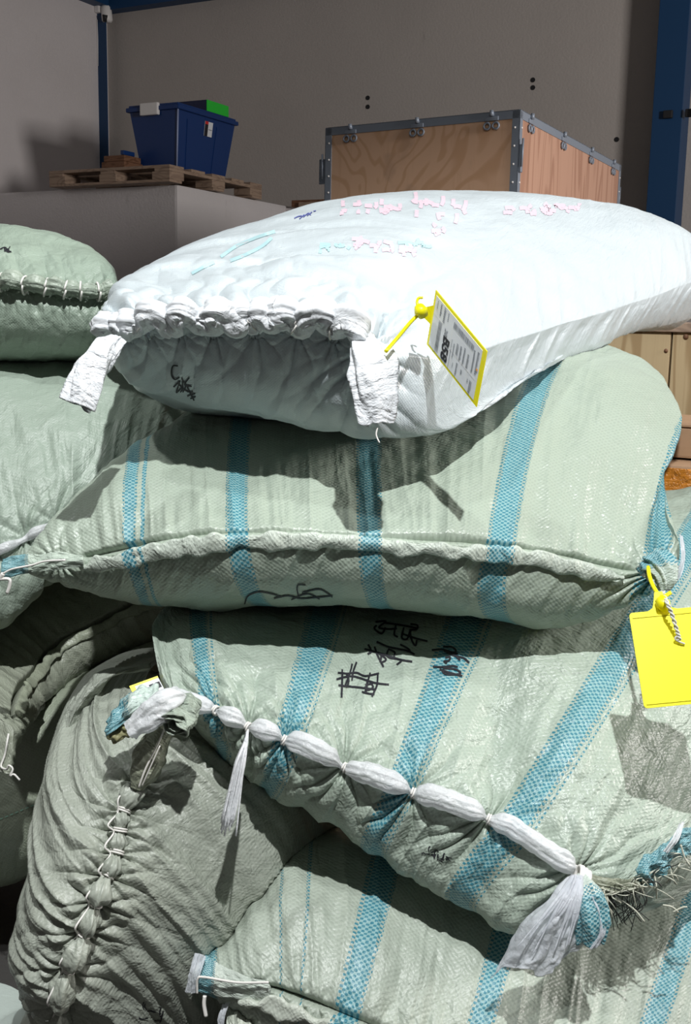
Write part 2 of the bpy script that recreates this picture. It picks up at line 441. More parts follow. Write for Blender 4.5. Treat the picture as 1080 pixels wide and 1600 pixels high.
def _rib(mb, v): mb.add(v, [(2*i, 2*i+1, 2*i+3, 2*i+2) for i in range(len(v)//2-1)])

def scrawl(cx, cy, w_, h_, n, seed, ang=0):
    """a run of brush-like characters: n little groups of strokes"""
    r = random.Random(seed); out = []
    ca, sa = math.cos(ang), math.sin(ang)
    for k in range(n):
        ox = (k+.5)/n*w_-w_/2; g = w_/n*.5
        for j in range(r.randint(4, 6)):
            x0, y0 = ox+r.uniform(-g, g)*.8, r.uniform(-h_, h_)*.5
            if r.random() < .5: x1, y1 = x0+r.uniform(.6, 1.3)*g*r.choice((-1, 1)), y0+r.uniform(-.15, .15)*h_
            else: x1, y1 = x0+r.uniform(-.3, .3)*g, y0+r.uniform(.3, .7)*h_*r.choice((-1, 1))
            mx, my = (x0+x1)/2+r.uniform(-2, 2), (y0+y1)/2+r.uniform(-2, 2)
            out.append([(cx+x*ca-y*sa, cy+x*sa+y*ca) for x, y in ((x0, y0), (mx, my), (x1, y1))])
    return out

def roll(name, path, rad, ties, mat_, parent, flat=1.0, seed=1, n=44, nl=360, crumple=.12, ridges=9, pin=.45, spiral=1.5, up=(0, 0, 1), label=None, capends=True):
    """rolled cloth or plastic drawn in at each tie (ties = fractions of its length)"""
    p = smooth_pts(np.array(curve(path, nl)) if len(path) < nl else np.array(path), 3); m = len(p)
    L = np.r_[0, np.cumsum(np.linalg.norm(np.diff(p, axis=0), axis=1))]; t = L/L[-1]
    R = np.array([rad(x) if callable(rad) else rad for x in t])
    sh = np.ones(m)
    for q in ties: sh = np.minimum(sh, pin+(1-pin)*(1-np.exp(-((t-q)*L[-1]/.016)**2)))
    T = np.gradient(p, axis=0); T /= np.linalg.norm(T, axis=1, keepdims=True)
    u_ = np.array(up, float); A = np.cross(T, u_); A /= np.linalg.norm(A, axis=1, keepdims=True)+1e-9; B = np.cross(A, T)
    ph = np.linspace(0, 2*np.pi, n, endpoint=False)[None]; tt = (t*L[-1])[:, None]
    near = np.zeros((m, 1))
    for q in ties: near += np.exp(-np.abs(tt-q*L[-1])/.02)
    wr = 1-2*np.abs(np.sin(ph*ridges/2+spiral*tt*20+2.0*vn(np.cos(ph)*1.5+tt*9, np.sin(ph)*1.5, None, seed)))
    rr = R[:, None]*sh[:, None]*(1+crumple*(.55+.7*np.clip(near, 0, 1))*wr*.8+crumple*1.1*vn(np.cos(ph)*1.3+0*tt, np.sin(ph)*1.3, tt*45, seed+4)+crumple*.6*vn(np.cos(ph)*3+0*tt, np.sin(ph)*3, tt*110, seed+9))
    X = p[:, None]+A[:, None]*(np.cos(ph)*rr)[..., None]*flat+B[:, None]*(np.sin(ph)*rr)[..., None]
    f = [(i*n+j, i*n+(j+1) % n, (i+1)*n+(j+1) % n, (i+1)*n+j) for i in range(m-1) for j in range(n)]
    if capends: f += [tuple(range(n-1, -1, -1)), tuple((m-1)*n+j for j in range(n))]
    uv = np.stack(np.broadcast_arrays(tt, ph*.012), 2).reshape(-1, 2)
    return mesh_obj(name, X.reshape(-1, 3), f, mat_, parent, True, uv, label)

def ear(name, path, radii, mat_, parent, flat=.55, seed=1, n=64, nl=90, crumple=.16, open_=.55, wall=.003, side=(1, 0, 0), label=None, ridges=5):
    """twisted cloth end: a crumpled sleeve that is open at its far end"""
    p = np.array(curve(path, nl)); t = np.linspace(0, 1, nl)
    R = np.interp(t, np.linspace(0, 1, len(radii)), radii)
    T = np.gradient(p, axis=0); T /= np.linalg.norm(T, axis=1, keepdims=True)
    B = np.cross(T, np.array(side, float)); B /= np.linalg.norm(B, axis=1, keepdims=True)+1e-9; A = np.cross(B, T)
    ph = np.linspace(0, 2*np.pi, n, endpoint=False)[None]; tt = t[:, None]
    def shell(k, cr_):
        wr = 1-2*np.abs(np.sin(ph*ridges/2+2.2*tt+1.2*vn(np.cos(ph)*1.4, np.sin(ph)*1.4, tt*3, seed)))
        r = R[:, None]*k*(1+1.3*cr_*wr+cr_*vn(np.cos(ph+1.5*tt)*2+0*tt, np.sin(ph+1.5*tt)*2, tt*3, seed+3)+cr_*.35*vn(np.cos(ph+1.5*tt)*5+0*tt, np.sin(ph+1.5*tt)*5, tt*9, seed+8))
        end = T[:, None]*(.25*R[:, None, None]*vn(np.cos(ph)*1.5, np.sin(ph)*1.5, None, seed+6)[..., None])*(tt**4)[..., None]
        return p[:, None]+A[:, None]*(np.cos(ph)*r)[..., None]+B[:, None]*(np.sin(ph)*r)[..., None]*flat+end
    X = shell(1, crumple); k0 = int(nl*(1-open_)); Y = shell(1-wall/np.mean(R), crumple)[k0:][::-1]
    Y[-1] = Y[-1]*.2+p[k0]*.8
    X = np.concatenate([X, Y]); m = len(X)
    f = [(i*n+j, i*n+(j+1) % n, (i+1)*n+(j+1) % n, (i+1)*n+j) for i in range(m-1) for j in range(n)]
    f += [tuple(range(n-1, -1, -1)), tuple((m-1)*n+j for j in range(n))]
    Lr = np.r_[np.linspace(0, .15, nl), np.linspace(.15, 0, m-nl)]
    uv = np.stack(np.broadcast_arrays(Lr[:, None], ph*.02), 2).reshape(-1, 2)
    return mesh_obj(name, X.reshape(-1, 3), f, mat_, parent, True, uv, label)

def sheet(name, rows, mat_, parent, ripple=.004, fr=5, seed=1, th=.0006, nu=60, nv=50, label=None, jag=0.0):
    """crumpled sheet: rows of world points, interpolated both ways, with real thickness"""
    R = np.array([curve(r, nu) for r in rows]); G = np.stack([np.array(curve(R[:, i], nv)) for i in range(nu)], 1)
    a = np.linspace(0, 1, nu)[None]; b = np.linspace(0, 1, nv)[:, None]
    N = np.cross(np.gradient(G, axis=0), np.gradient(G, axis=1)); N /= np.linalg.norm(N, axis=2, keepdims=True)+1e-9
    h = ripple*(np.sin(a*fr*6.28+2*vn(a*3, b*3, None, seed))+vn(a*9, b*5, None, seed+1)+.5*vn(a*22, b*16, None, seed+2))
    if jag: G = G+np.gradient(G, axis=0)*(jag*vn(a*7, a*0, None, seed+3)*b**3)[..., None]*nv
    G = G+N*h[..., None]; H = G-N*th
    n = nu*nv; f = []
    for i in range(nv-1):
        for j in range(nu-1):
            q = (i*nu+j, i*nu+j+1, (i+1)*nu+j+1, (i+1)*nu+j); f.append(q); f.append(tuple(x+n for x in q[::-1]))
    bd = [j for j in range(nu)]+[i*nu+nu-1 for i in range(1, nv)]+[(nv-1)*nu+j for j in range(nu-2, -1, -1)]+[i*nu for i in range(nv-2, 0, -1)]
    for x, y in zip(bd, bd[1:]+bd[:1]): f.append((y, x, x+n, y+n))
    Lh = np.linalg.norm(R[0][-1]-R[0][0])+.03
    uv = np.stack(np.broadcast_arrays(a*Lh, b*.12), 2).reshape(-1, 2)
    return mesh_obj(name, np.concatenate([G.reshape(-1, 3), H.reshape(-1, 3)]), f, mat_, parent, True, np.concatenate([uv, uv]), label)

def hem(name, sack, u0, u1, mat_, parent, drop=.012, half=.009, th=.004, n=260, seed=2, V=-.010, wob=.35, label=None, stripes=True):
    """folded and sewn hem lying along the seam"""
    p, nn = sack.row(V, 0, u0, u1, n); p = smooth_pts(p, 4); nn = smooth_pts(nn, 6)
    T = np.gradient(p, axis=0); T /= np.linalg.norm(T, axis=1, keepdims=True); B = np.cross(T, nn); B /= np.linalg.norm(B, axis=1, keepdims=True)
    if B[:, 2].mean() > 0: B = -B
    k = 18; ph = np.linspace(0, 2*np.pi, k, endpoint=False)[None]; x = np.linspace(u0, u1, n)[:, None]
    taper = np.clip(np.minimum(x-u0, u1-x)/.03, .35, 1)
    hh = half*taper*(1+wob*.5*vn(x*28, x*0, None, seed)+wob*.5*vn(x*70, x*0, None, seed+1))
    tk = th*(1+.5*vn(x*50, np.cos(ph), np.sin(ph), seed+2))
    off = .0045+.0035*vn(x*22, x*0, None, seed+3)
    X = p[:, None]+B[:, None]*(np.cos(ph)*hh+.0025*vn(x*60, x*0, None, seed+5))[..., None]+nn[:, None]*(np.sin(ph)*tk+off+.001)[..., None]
    f = [(i*k+j, i*k+(j+1) % k, (i+1)*k+(j+1) % k, (i+1)*k+j) for i in range(n-1) for j in range(k)]+[tuple(range(k-1, -1, -1)), tuple((n-1)*k+j for j in range(k))]
    uv = np.stack(np.broadcast_arrays(x, np.cos(ph)*half), 2).reshape(-1, 2)
    return mesh_obj(name, X.reshape(-1, 3), f, mat_, parent, True, uv, label)

def base_of(X):
    X = X.reshape(-1, 3); lo, hi = X.min(0), X.max(0); return ((lo[0]+hi[0])/2, (lo[1]+hi[1])/2, lo[2])
def wrap_tie(mb, c, T, r, rt=.0016, turns=2, up=(0, 0, 1), flat=1.0):
    """string wound round a roll"""
    T = np.asarray(T, float); T = T/np.linalg.norm(T); A = np.cross(T, up); A /= np.linalg.norm(A); B = np.cross(A, T)
    pts = [c+A*math.cos(t)*r*flat+B*math.sin(t)*r+T*.003*(t/6.28-turns/2) for t in np.linspace(0, 6.28*turns, 18*turns)]
    mb.tube(pts, rt, 6)

# ================================================================== THE SETTING
YAW = math.radians(-27.4)
ea = np.array([math.cos(YAW), math.sin(YAW), 0]); eb = np.array([-math.sin(YAW), math.cos(YAW), 0]); ez = np.array([0, 0, 1.])
def struct(o): o['kind'] = 'structure'; return o
struct(MB().box((-9, -4, -.1), (18, 0, 0), (0, 20, 0), (0, 0, .1)).build('floor', M['floor']))
cor = P(171, 240, 9.5); cor[2] = 0
HW = 5.2
struct(MB().box(cor, ea*9, eb*.2, ez*HW).build('wall_back', M['wall']))
struct(MB().box(cor-ea*.2, ea*.2, -eb*9, ez*HW).build('wall_left', M['wall_l']))
def on_wall(px, py, o=cor, n=eb):      # point on the back wall seen at a pixel
    v = FW+(px-540)/F*RI-(py-800)/F*UP; return CAM+v*((o-CAM).dot(n)/v.dot(n))
# steel frame
p0, p1 = on_wall(1031, 5, cor-eb*.22), on_wall(1079, 5, cor-eb*.22); wcol = (p1-p0).dot(ea); p0 = p0+eb*.22
q = p0.copy(); q[2] = 0
mbc = MB(); fl = wcol; dp = .22
mbc.box(q-eb*dp, ea*fl, eb*dp, ez*HW, .004)
struct(mbc.build('trim_1', M['blue']))
pz = on_wall(1043, 195); mbb = MB()
for dx, dz in ((.02, 0), (.16, .0), (.17, -.03)): mbb.box(pz+ea*dx-eb*(dp+.03), ea*.06, eb*.03, ez*.05, .006)
struct(mbb.build('trim_2', M['dark']))
q = cor.copy()
mbc = MB(); mbc.box(q-ea*.02-eb*.13+ea*.0, ea*.11, eb*.012, ez*HW); mbc.box(q-ea*.02, ea*.012, -eb*.13, ez*HW)
struct(mbc.build('trim_3', M['blue']))
bz = on_wall(184, 21)[2]
struct(MB().box(q+ez*bz-eb*.12, ea*8.8, eb*.12, ez*.35).build('trim_4', M['blue']))
struct(MB().box(q+ez*(bz+.03), ea*.12, -eb*8.8, ez*.35).build('trim_5', M['blue']))
# bolt holes and pipe on the back wall
mbh = MB()
for px, py in ((575, 153), (575, 167), (833, 125), (833, 137), (964, 218)):
    c = on_wall(px, py); mbh.tube([c-eb*.004, c+eb*.01], .017, 10)
struct(mbh.build('wall_back_holes', M['dark']))
# plastered block the pallet stands on
cz = P(277, 288, 7.2); top = cz[2]
struct(MB().box((cz[0], cz[1], 0), -ea*6, eb*1.9, ez*top, .02).build('wall_block', M['block']))
c2 = P(455, 318, 8.4)
struct(MB().box(np.array([c2[0], c2[1], 0])-ea*.3, ea*1.25, eb*.6, ez*(c2[2]-.032), .01).build('wall_ledge', M['block']))
pl = thing('wooden_plank', c2, 'dark wooden plank lying on the low ledge behind the plywood crate', 'plank')
MB().box(np.array([c2[0], c2[1], c2[2]-.03])+ea*.02-eb*.03, ea*1.1, eb*.2, ez*.05, .004).build('board', M['oldwood'], pl)
MB().box(np.array([c2[0], c2[1], c2[2]-.034])+ea*.10-eb*.06, ea*.45, eb*.03, ez*.035, .004).build('batten', M['pallet'], pl)

# ------------------------------------------------------------------ security camera
wl = lambda px, py: on_wall(px, py, cor, ea)
sc_ = wl(153, 22)
cm = thing('security_camera', sc_, 'small white security camera high on the wall by the blue corner column', 'security camera')
MB().box(sc_+ez*.0-eb*.0, ea*.05, -eb*.05, ez*.07, .01).build('wall_bracket', M['white_pl'], cm)
pts = [sc_+ea*(.05+.0*i)+ez*(.03-.03*i)+ea*.018*i for i in range(4)]
MB().tube([sc_+ea*.07+ez*.07, sc_+ea*.09+ez*.03, sc_+ea*.10-ez*.06, sc_+ea*.10-ez*.075], [.03, .045, .045, .035], 20).build('camera_housing', M['white_pl'], cm, True)
MB().tube([sc_+ea*.10-ez*.076-eb*.03, sc_+ea*.115-ez*.03-eb*.047], [.018, .022], 16).build('lens', M['dark'], cm, True)
cc = sc_+ea*.006-eb*.02
MB().tube([cc-ez*.05, cc-ez*.2+eb*.004, cc-ez*.42], .005, 6).build('cable', M['white_pl'], cm, True)

# ------------------------------------------------------------------ pallet
pt = P(265, 257, 7.05); hz = pt[2]-top
L1 = 1.02; L2 = 1.0
# far corners from the photo's left and right ends
def edge_len(px, py, dirv, o):
    v = FW+(px-540)/F*RI-(py-800)/F*UP; n = np.cross(v, dirv); 
    # least squares along dirv
    A = np.stack([v, -dirv], 1); x, *_ = np.linalg.lstsq(A, o-CAM, rcond=None); return x[1]
L1 = abs(edge_len(76, 265, -ea, pt)); L2 = abs(edge_len(410, 285, eb, pt))
pal = thing('wooden_pallet', (pt[0], pt[1], top+.002), 'weathered wooden pallet on the white plastered block under the blue tote', 'pallet')
o = np.array([pt[0], pt[1], top+.002]); A_, B_ = -ea*L1, eb*L2; hz = max(hz, .1)
for i in range(5): MB().box(o+B_*(i*.215)+ez*(hz-.02), A_, B_*.14, ez*.02, .003).build('deck_board', M['pallet'], pal)
for i in range(3): MB().box(o+A_*(i*.44)+ez*(hz-.04), A_*.12, B_, ez*.02, .003).build('stringer_board', M['pallet'], pal)
for i in range(3): MB().box(o+B_*(i*.44), A_, B_*.12, ez*.018, .003).build('bottom_board', M['pallet'], pal)
for i in range(3):
    for j in range(3): MB().box(o+A_*(i*.43)+B_*(j*.43)+ez*.018, A_*.14, B_*.14, ez*(hz-.058), .004).build('block', M['pallet'], pal)

# ------------------------------------------------------------------ tote
tt = P(279, 158, 7.25); zt = tt[2]; zb = top+hz; H = zt-zb
WA = abs(edge_len(196, 166, -ea, tt)); WB = abs(edge_len(374, 184, eb, tt))
zb += .004; H -= .004; o = np.array([tt[0], tt[1], zb])
tote = thing('storage_tote', o-ea*WA/2+eb*WB/2, 'blue plastic storage tote with white latch standing on the wooden pallet', 'storage box')
def frustum(o, a0, b0, a1, b1, z0, z1, ins):
    """walls from inset base to full top"""
    lo = [o-ea*ins+eb*ins+ez*z0, o-ea*(a0-ins)+eb*ins+ez*z0, o-ea*(a0-ins)+eb*(b0-ins)+ez*z0, o-ea*ins+eb*(b0-ins)+ez*z0]
    hi = [o+ez*z1, o-ea*a0+ez*z1, o-ea*a0+eb*b0+ez*z1, o+eb*b0+ez*z1]
    return lo+hi, [(0, 1, 2, 3), (0, 4, 5, 1), (1, 5, 6, 2), (2, 6, 7, 3), (3, 7, 4, 0), (4, 7, 6, 5)]
ins0 = .055
v, f = frustum(o-ea*.02+eb*.02, WA-.04, WB-.04, 0, 0, 0, H-.03, ins0)
bx = MB().add(v, f)
bx.build('tub', M['tote'], tote)
for k in range(2):
    a0 = .16+.52*k
    def onf(s_, z_, e=.004):   # right face of the tub
        k_ = 1-z_/(H-.03); return o-ea*.02+eb*.02-ea*ins0*k_+eb*(ins0*k_+(WB-.04-2*ins0*k_)*s_)+ez*z_+ea*e
    MB().add([onf(a0, .02), onf(a0+.03, .02), onf(a0+.03, H*.8), onf(a0, H*.8), onf(a0, .02, -.01), onf(a0+.03, .02, -.01), onf(a0+.03, H*.8, -.01), onf(a0, H*.8, -.01)],
        [(0, 1, 2, 3), (0, 4, 5, 1), (1, 5, 6, 2), (2, 6, 7, 3), (3, 7, 4, 0)]).build('rib', M['tote'], tote)
ed = [o-ea*(.02+ins0)+eb*(.02+ins0)+ez*.004, o-ea*.02+eb*.02+ez*(H-.04)]
MB().tube([ed[0]-eb*.002+ea*.002, ed[1]-eb*.002+ea*.002], .006, 8).build('corner_edge', M['tote_edge'], tote, True, 'pale scuffed corner edge')
lid = MB().box(o+ez*(H-.045), -ea*WA, eb*WB, ez*.03, .008); lid.box(o+ea*-.015+eb*.015+ez*(H-.015), -ea*(WA-.03), eb*(WB-.03), ez*.015, .006)
lid.build('lid', M['tote'], tote)
MB().box(o-ea*(WA*.37)-eb*.014+ez*(H-.075), -ea*.15, eb*.03, ez*.08, .008).build('latch', M['white_pl'], tote, False, 'white latch')
def on_right(s_, z_, e): return onf(s_, z_, e)
lb = MB(); s0, s1 = .46, .60; z0, z1 = H*.62, H*.84
lb.add([on_right(s0, z0, .002), on_right(s1, z0, .002), on_right(s1, z1, .002), on_right(s0, z1, .002), on_right(s0, z0, .006), on_right(s1, z0, .006), on_right(s1, z1, .006), on_right(s0, z1, .006)],
       [(4, 5, 6, 7), (0, 1, 5, 4), (1, 2, 6, 5), (2, 3, 7, 6), (3, 0, 4, 7)])
lab = lb.build('label', M['paper'], tote, False, 'white sticker with a black and red block')
def patch(a, b, c, d, m_, par, e=.008): MB().add([on_right(a, c, e), on_right(b, c, e), on_right(b, d, e), on_right(a, d, e)], [(0, 1, 2, 3)]).build('print', m_, par)
patch(s0, s0+.055, z0, z0+(z1-z0)*.8, M['ink'], lab); patch(s0, s0+.055, z0+(z1-z0)*.8, z1, M['red'], lab)
patch(s0+.07, s1-.01, z0+(z1-z0)*.45, z0+(z1-z0)*.5, M['grey_ink'], lab)
# carton on the tote lid
g0 = o+ez*(H+.002)+eb*(WB*.50)-ea*.03
gc = thing('carton', g0, 'small navy carton with a bright green end lying on the tote lid', 'carton')
MB().box(g0-ea*.26, ea*.26, eb*.27, ez*.075, .004).build('box_body', M['navy'], gc)
MB().box(g0+ea*.0, ea*.006, eb*.27, ez*.075, .002).build('box_end', M['green_pl'], gc, False, 'bright green end panel')
# wooden offcut beside the tote
w0 = P(162, 262, 7.45); w0[2] = top+hz+.006
wo = thing('wood_offcut', w0, 'dark brown wooden block lying on the pallet left of the tote', 'wood block')
MB().box(w0-ea*.02, ea*.20, eb*.2, ez*.055, .006).box(w0+ez*.055+ea*.0, ea*.18, eb*.18, ez*.04, .006).build('wood_block', M['oldwood'], wo)
bo = w0+ea*.145+ez*.096; bt = thing('blue_lid', bo, 'small blue plastic piece on the brown wood block beside the tote', 'plastic piece')
MB().box(bo, ea*.03, eb*.12, ez*.03, .006).build('lid_plate', M['tote'], bt)

# ------------------------------------------------------------------ plywood crate with steel edges
zc = None
c0 = P(813, 172, 4.0); zc = c0[2]
cl = PZ(510, 201, zc); crr = PZ(970, 259, zc)
ca_ = cl-c0; cb_ = crr-c0; LA, LB = np.linalg.norm(ca_), np.linalg.norm(cb_); ua, ub = ca_/LA, cb_/LB
ub = ub-ua*ub.dot(ua)*.0
pine_top = P(1040, 503, 3.35)[2]
Hc = zc-pine_top
crate = thing('plywood_crate', (c0[0], c0[1], pine_top), 'plywood crate with grey steel edges standing behind the white sack', 'crate')
o = np.array([c0[0], c0[1], pine_top])
na, nb = -ub, -ua      # outward of the two faces seen
MB().box(o+ez*.01, ca_, ub*.012, ez*(Hc-.02)).build('front_panel', M['ply'], crate)
MB().box(o+ez*.01+ua*.0, cb_, ua*.012, ez*(Hc-.02)).build('side_panel', M['ply2'], crate, False, 'duller brown plywood side')
MB().box(o+cb_+ez*.01, ca_, -ub*.012, ez*(Hc-.02)).build('back_panel', M['ply'], crate)
MB().box(o+ca_+ez*.01, cb_, -ua*.012, ez*(Hc-.02)).build('side_panel', M['ply2'], crate)
MB().box(o+ez*(Hc-.012), ca_, cb_, ez*.010).build('lid_panel', M['ply'], crate)
MB().box(o, ca_, cb_, ez*.012).build('base_panel', M['ply'], crate)
def edge_strip(p, d, L, s1, s2, w_=.032):
    """angle strip along d: one flange along s1, the other along s2"""
    return MB().box(p-s1*.003-s2*.003, d*L, s1*w_, s2*.004, .001).box(p-s1*.003-s2*.003, d*L, s2*w_, s1*.004, .001)
es = []
edge_strip(o+ez*Hc, ua, LA, ub, -ez).build('top_edge_strip', M['zinc'], crate)
edge_strip(o+ez*Hc, ub, LB, ua, -ez).build('top_edge_strip', M['zinc'], crate)
edge_strip(o+ez*Hc+cb_, ua, LA, -ub, -ez).build('top_edge_strip', M['zinc'], crate)
edge_strip(o+ez*Hc+ca_, ub, LB, -ua, -ez).build('top_edge_strip', M['zinc'], crate)
for (q, s1, s2) in ((o, ua, ub), (o+ca_, -ua, ub), (o+cb_, ua, -ub), (o+ca_+cb_, -ua, -ub)):
    st_ = edge_strip(q, ez, Hc, s1, s2).build('corner_strip', M['zinc'], crate)
    rv = MB()
    for k in range(9):
        for d1, nn_ in ((s1, -s2), (s2, -s1)):
            c = q+d1*.017+ez*(Hc-.06-k*.065)+nn_*.003; rv.tube([c, c+nn_*.004], [.0045, .003], 8)
    rv.build('rivets', M['white_pl'], st_, True)['kind'] = 'stuff'
def clip(p, d, nrm):
    m_ = MB(); m_.box(p-d*.028+ez*-.018+nrm*.003, d*.056, nrm*.004, ez*.016, .002)
    m_.tube([p+nrm*.006+ez*.000, p+nrm*.009+ez*.02], [.010, .007], 10)
    for s_ in (-1, 1):
        c = p+d*.018*s_-ez*.036+nrm*.006
        m_.tube([c+(math.cos(a)*d+math.sin(a)*ez*.9)*.013 for a in np.linspace(0, 6.28, 14)], .0042, 6, cap=False)
    return m_.build('spring_clip', M['zinc'], crate, True)
for t_c in (.13, .50, .86): clip(o+ez*(Hc-.012)+ua*LA*t_c, ua, -ub)
for t_c in (.08, .36, .64, .90): clip(o+ez*(Hc-.012)+ub*LB*t_c, ub, -ua)
for q, d, nrm in ((o, ub, -ua), (o+ca_, ua, ua), (o+cb_, ub, ub)):
    m_ = MB(); m_.box(q+ez*(Hc-.22)+nrm*.002, nrm*.012, d*.02, ez*.10, .003); m_.tube([q+nrm*.016+ez*(Hc-.20), q+nrm*.018+ez*(Hc-.10)], .004, 8); m_.build('corner_latch', M['zinc'], crate, True)

# ------------------------------------------------------------------ pine crate and cartons on the right
po = P(1000, 507, 3.3); po[2] = 0
pine = thing('pine_crate', (po[0], po[1], 0), 'pale knotty pine board crate behind the sacks at the right edge', 'crate')
o = po-ea*.95
for i in range(6): MB().box(o+ea*.35*i-eb*.0, ea*.345, eb*.025, ez*(pine_top-.03), .003).build('board', M['pine'], pine)
MB().box(o-eb*.012+ez*(pine_top-.03), ea*2.1, eb*1.9, ez*.03, .004).build('top_board', M['pallet'], pine, label='dark wooden top edge')
MB().box(o+ea*2.06+eb*.025, ea*.025, eb*1.85, ez*(pine_top-.03)).build('side_board', M['pine'], pine)
MB().box(o+ea*.0+eb*.025, ea*.025, eb*1.85, ez*(pine_top-.03)).build('side_board', M['pine'], pine)
MB().box(o+eb*1.87, ea*2.085, eb*.025, ez*(pine_top-.03)).build('back_board', M['pine'], pine)
def kn(px, py): 
    v = FW+(px-540)/F*RI-(py-800)/F*UP; return CAM+v*((o-CAM).dot(eb)/v.dot(eb))-eb*.001
for px, py, r in ((1041, 548, .006), (1072, 526, .008)): c = kn(px, py); MB().tube([c, c-eb*.002], r, 12).build('knot', M['oldwood'], pine, True)
def carton(name, px, py, d, w_, dep, h_, zb_, label, mt, cat='carton', group=None):
    c = P(px, py, d); q = np.array([c[0], c[1], zb_])
    t = thing(name, q, label, cat, group); MB().box(q, ea*w_, eb*dep, ez*h_, .006).build('box_body', mt, t); return t, q
z2 = P(1060, 652, 2.9)[2]; z1 = P(1060, 708, 2.75)[2]; z0 = P(1050, 770, 2.65)[2]
low, q0 = carton('cardboard_carton', 1000, 770, 2.62, .75, .45, z1-.115, 0, 'brown cardboard carton under the orange taped parcel', M['card'], 'carton', 'cardboard cartons in front of the pine crate')
zl = z1-.115
low2, q2 = carton('cardboard_carton', 985, 700, 2.70, .8, .38, z2-z1, z1, 'plain brown cardboard carton on top of the taped parcel', M['card'], 'carton', 'cardboard cartons in front of the pine crate')
MB().box(q2+ez*(z2-z1-.0)-eb*.004, ea*.8, eb*.10, ez*.006, .001).build('top_flap', M['card'], low2)
par, q1 = carton('taped_parcel', 990, 750, 2.60, .75, .42, .11, zl, 'brown parcel wrapped in shiny orange packing tape behind the striped sack', M['card'], 'parcel')
sheet('packing_tape', [[q1+ea*x-eb*.006+ez*.104 for x in (.0, .1, .2, .30)], [q1+ea*x-eb*.009+ez*.05 for x in (.0, .1, .2, .30)], [q1+ea*x-eb*.006+ez*.006 for x in (.0, .1, .2, .30)]][::1], M['tape'], par, .002, 3, 5, .001)
sheet('packing_tape', [[q1+ea*x-eb*.010+ez*.078 for x in (.0, .2, .4, .7)], [q1+ea*x-eb*.012+ez*.05 for x in (.0, .2, .4, .7)], [q1+ea*x-eb*.010+ez*.024 for x in (.0, .2, .4, .7)]], M['tape'], par, .0015, 9, 8, .001)

# ================================================================== THE SACKS
def stn(rows):
    """rows: (Tx,Ty,Td, Sx,Sy,Sd, Bx,By,Bd)"""
    return [((r[0], r[1], r[2]), (r[3], r[4], r[5]), (r[6], r[7], r[8])) for r in rows]

# ---- 7: upper left, sewn roll with white ties
s7 = Sack(stn([(-420, 470, 2.1, -430, 490, 2.1, -420, 510, 2.1), (-380, 420, 2.15, -390, 480, 2.0, -380, 550, 2.05), (-250, 375, 2.22, -260, 455, 1.93, -250, 566, 2.0),
    (-100, 364, 2.25, -100, 448, 1.90, -100, 560, 1.98), (0, 368, 2.25, 0, 451, 1.88, 0, 555, 1.97), (70, 374, 2.22, 70, 459, 1.87, 70, 553, 1.96),
    (125, 391, 2.15, 120, 465, 1.87, 120, 548, 1.94), (160, 409, 2.08, 150, 467, 1.88, 146, 535, 1.93), (178, 425, 2.0, 168, 466, 1.89, 164, 505, 1.92), (184, 442, 1.93, 180, 460, 1.9, 180, 480, 1.92)]), seed=3, nu=420)
U7 = [s7.Ust(i) for i in (4.1, 4.6, 5.1, 5.7, 6.3, 7.2)]; U7 = [U7[0]-.22, U7[0]-.15, U7[0]-.075]+U7
s7.pinch(U7, .012, .09, 5, .010, .014, .003, both=.3).streaks(.003, 30, 2.5, .2, .2).finish()
r7 = thing('woven_sack', base_of(s7.Y), 'plain green sack topmost on the left, its rolled seam bound with white string', 'sack', 'woven sacks piled in the warehouse')
s7.build(woven('sack_fabric_upper_left', (.31, .385, .315), cell=.004, weave=.35), r7)
pp, nn = s7.row(0, .012, U7[0]-.03, s7.Ust(8.5), 300); pp = pp+np.array([0, -.008, .008])
LL = (s7.Ust(8.5)-U7[0]+.03); tf = [(u-U7[0]+.03)/LL for u in U7]
roll('rolled_seam', pp, .0165, tf, M['green_roll'], r7, .8, 5, crumple=.10, pin=.72)
mb = MB(); T_ = np.gradient(pp, axis=0)
for u in tf: k = int(u*299); mb = MB(); wrap_tie(mb, pp[k], T_[k], .0155, .0018, 1); mb.build('string_tie', M['string'], r7, True)

ink(s7, scrawl(6, 390, 30, 10, 2, 5), M['ink'], r7, 1.3)
ear('sack_ear', [P(172, 466, 1.88), P(184, 459, 1.84), P(198, 456, 1.80)], [.012, .014, .016], M['green_roll'], r7, .6, 4, nl=40)

# ---- 8: middle left
s8 = Sack(stn([(-450, 620, 1.95, -450, 760, 1.95, -440, 820, 1.95), (-300, 560, 2.1, -320, 850, 1.85, -300, 940, 1.95), (-100, 548, 2.17, -100, 885, 1.78, -100, 985, 1.92),
    (0, 548, 2.17, 0, 856, 1.76, 0, 972, 1.90), (90, 545, 2.17, 60, 826, 1.77, 55, 915, 1.88), (190, 557, 2.15, 120, 795, 1.80, 120, 880, 1.9), (290, 622, 2.1, 210, 760, 1.88, 210, 850, 1.95),
    (350, 690, 2.05, 310, 740, 1.98, 310, 800, 2.0), (370, 740, 2.02, 360, 755, 2.02, 365, 780, 2.02)]), seed=9, n=2.5)
U8 = [s8.Ust(3)-.2, s8.Ust(3)-.11, s8.Ust(3)-.02, s8.Ust(3.6), s8.Ust(4.4)]
s8.pinch(U8, .012, .10, 5, .014, .02, 0).streaks(.006, 20, 2.2, .15, .35, 21).finish()
r8 = thing('woven_sack', base_of(s8.Y), 'smooth pale green sack in the left pile, directly under the string-bound one', 'sack', 'woven sacks piled in the warehouse')
s8.build(woven('sack_fabric_middle_left', (.335, .405, .34), cell=.0045, weave=.35), r8)
a8, b8 = U8[0], s8.Ust(5.2); pp, nn = s8.row(-.004, .008, a8, b8, 240)
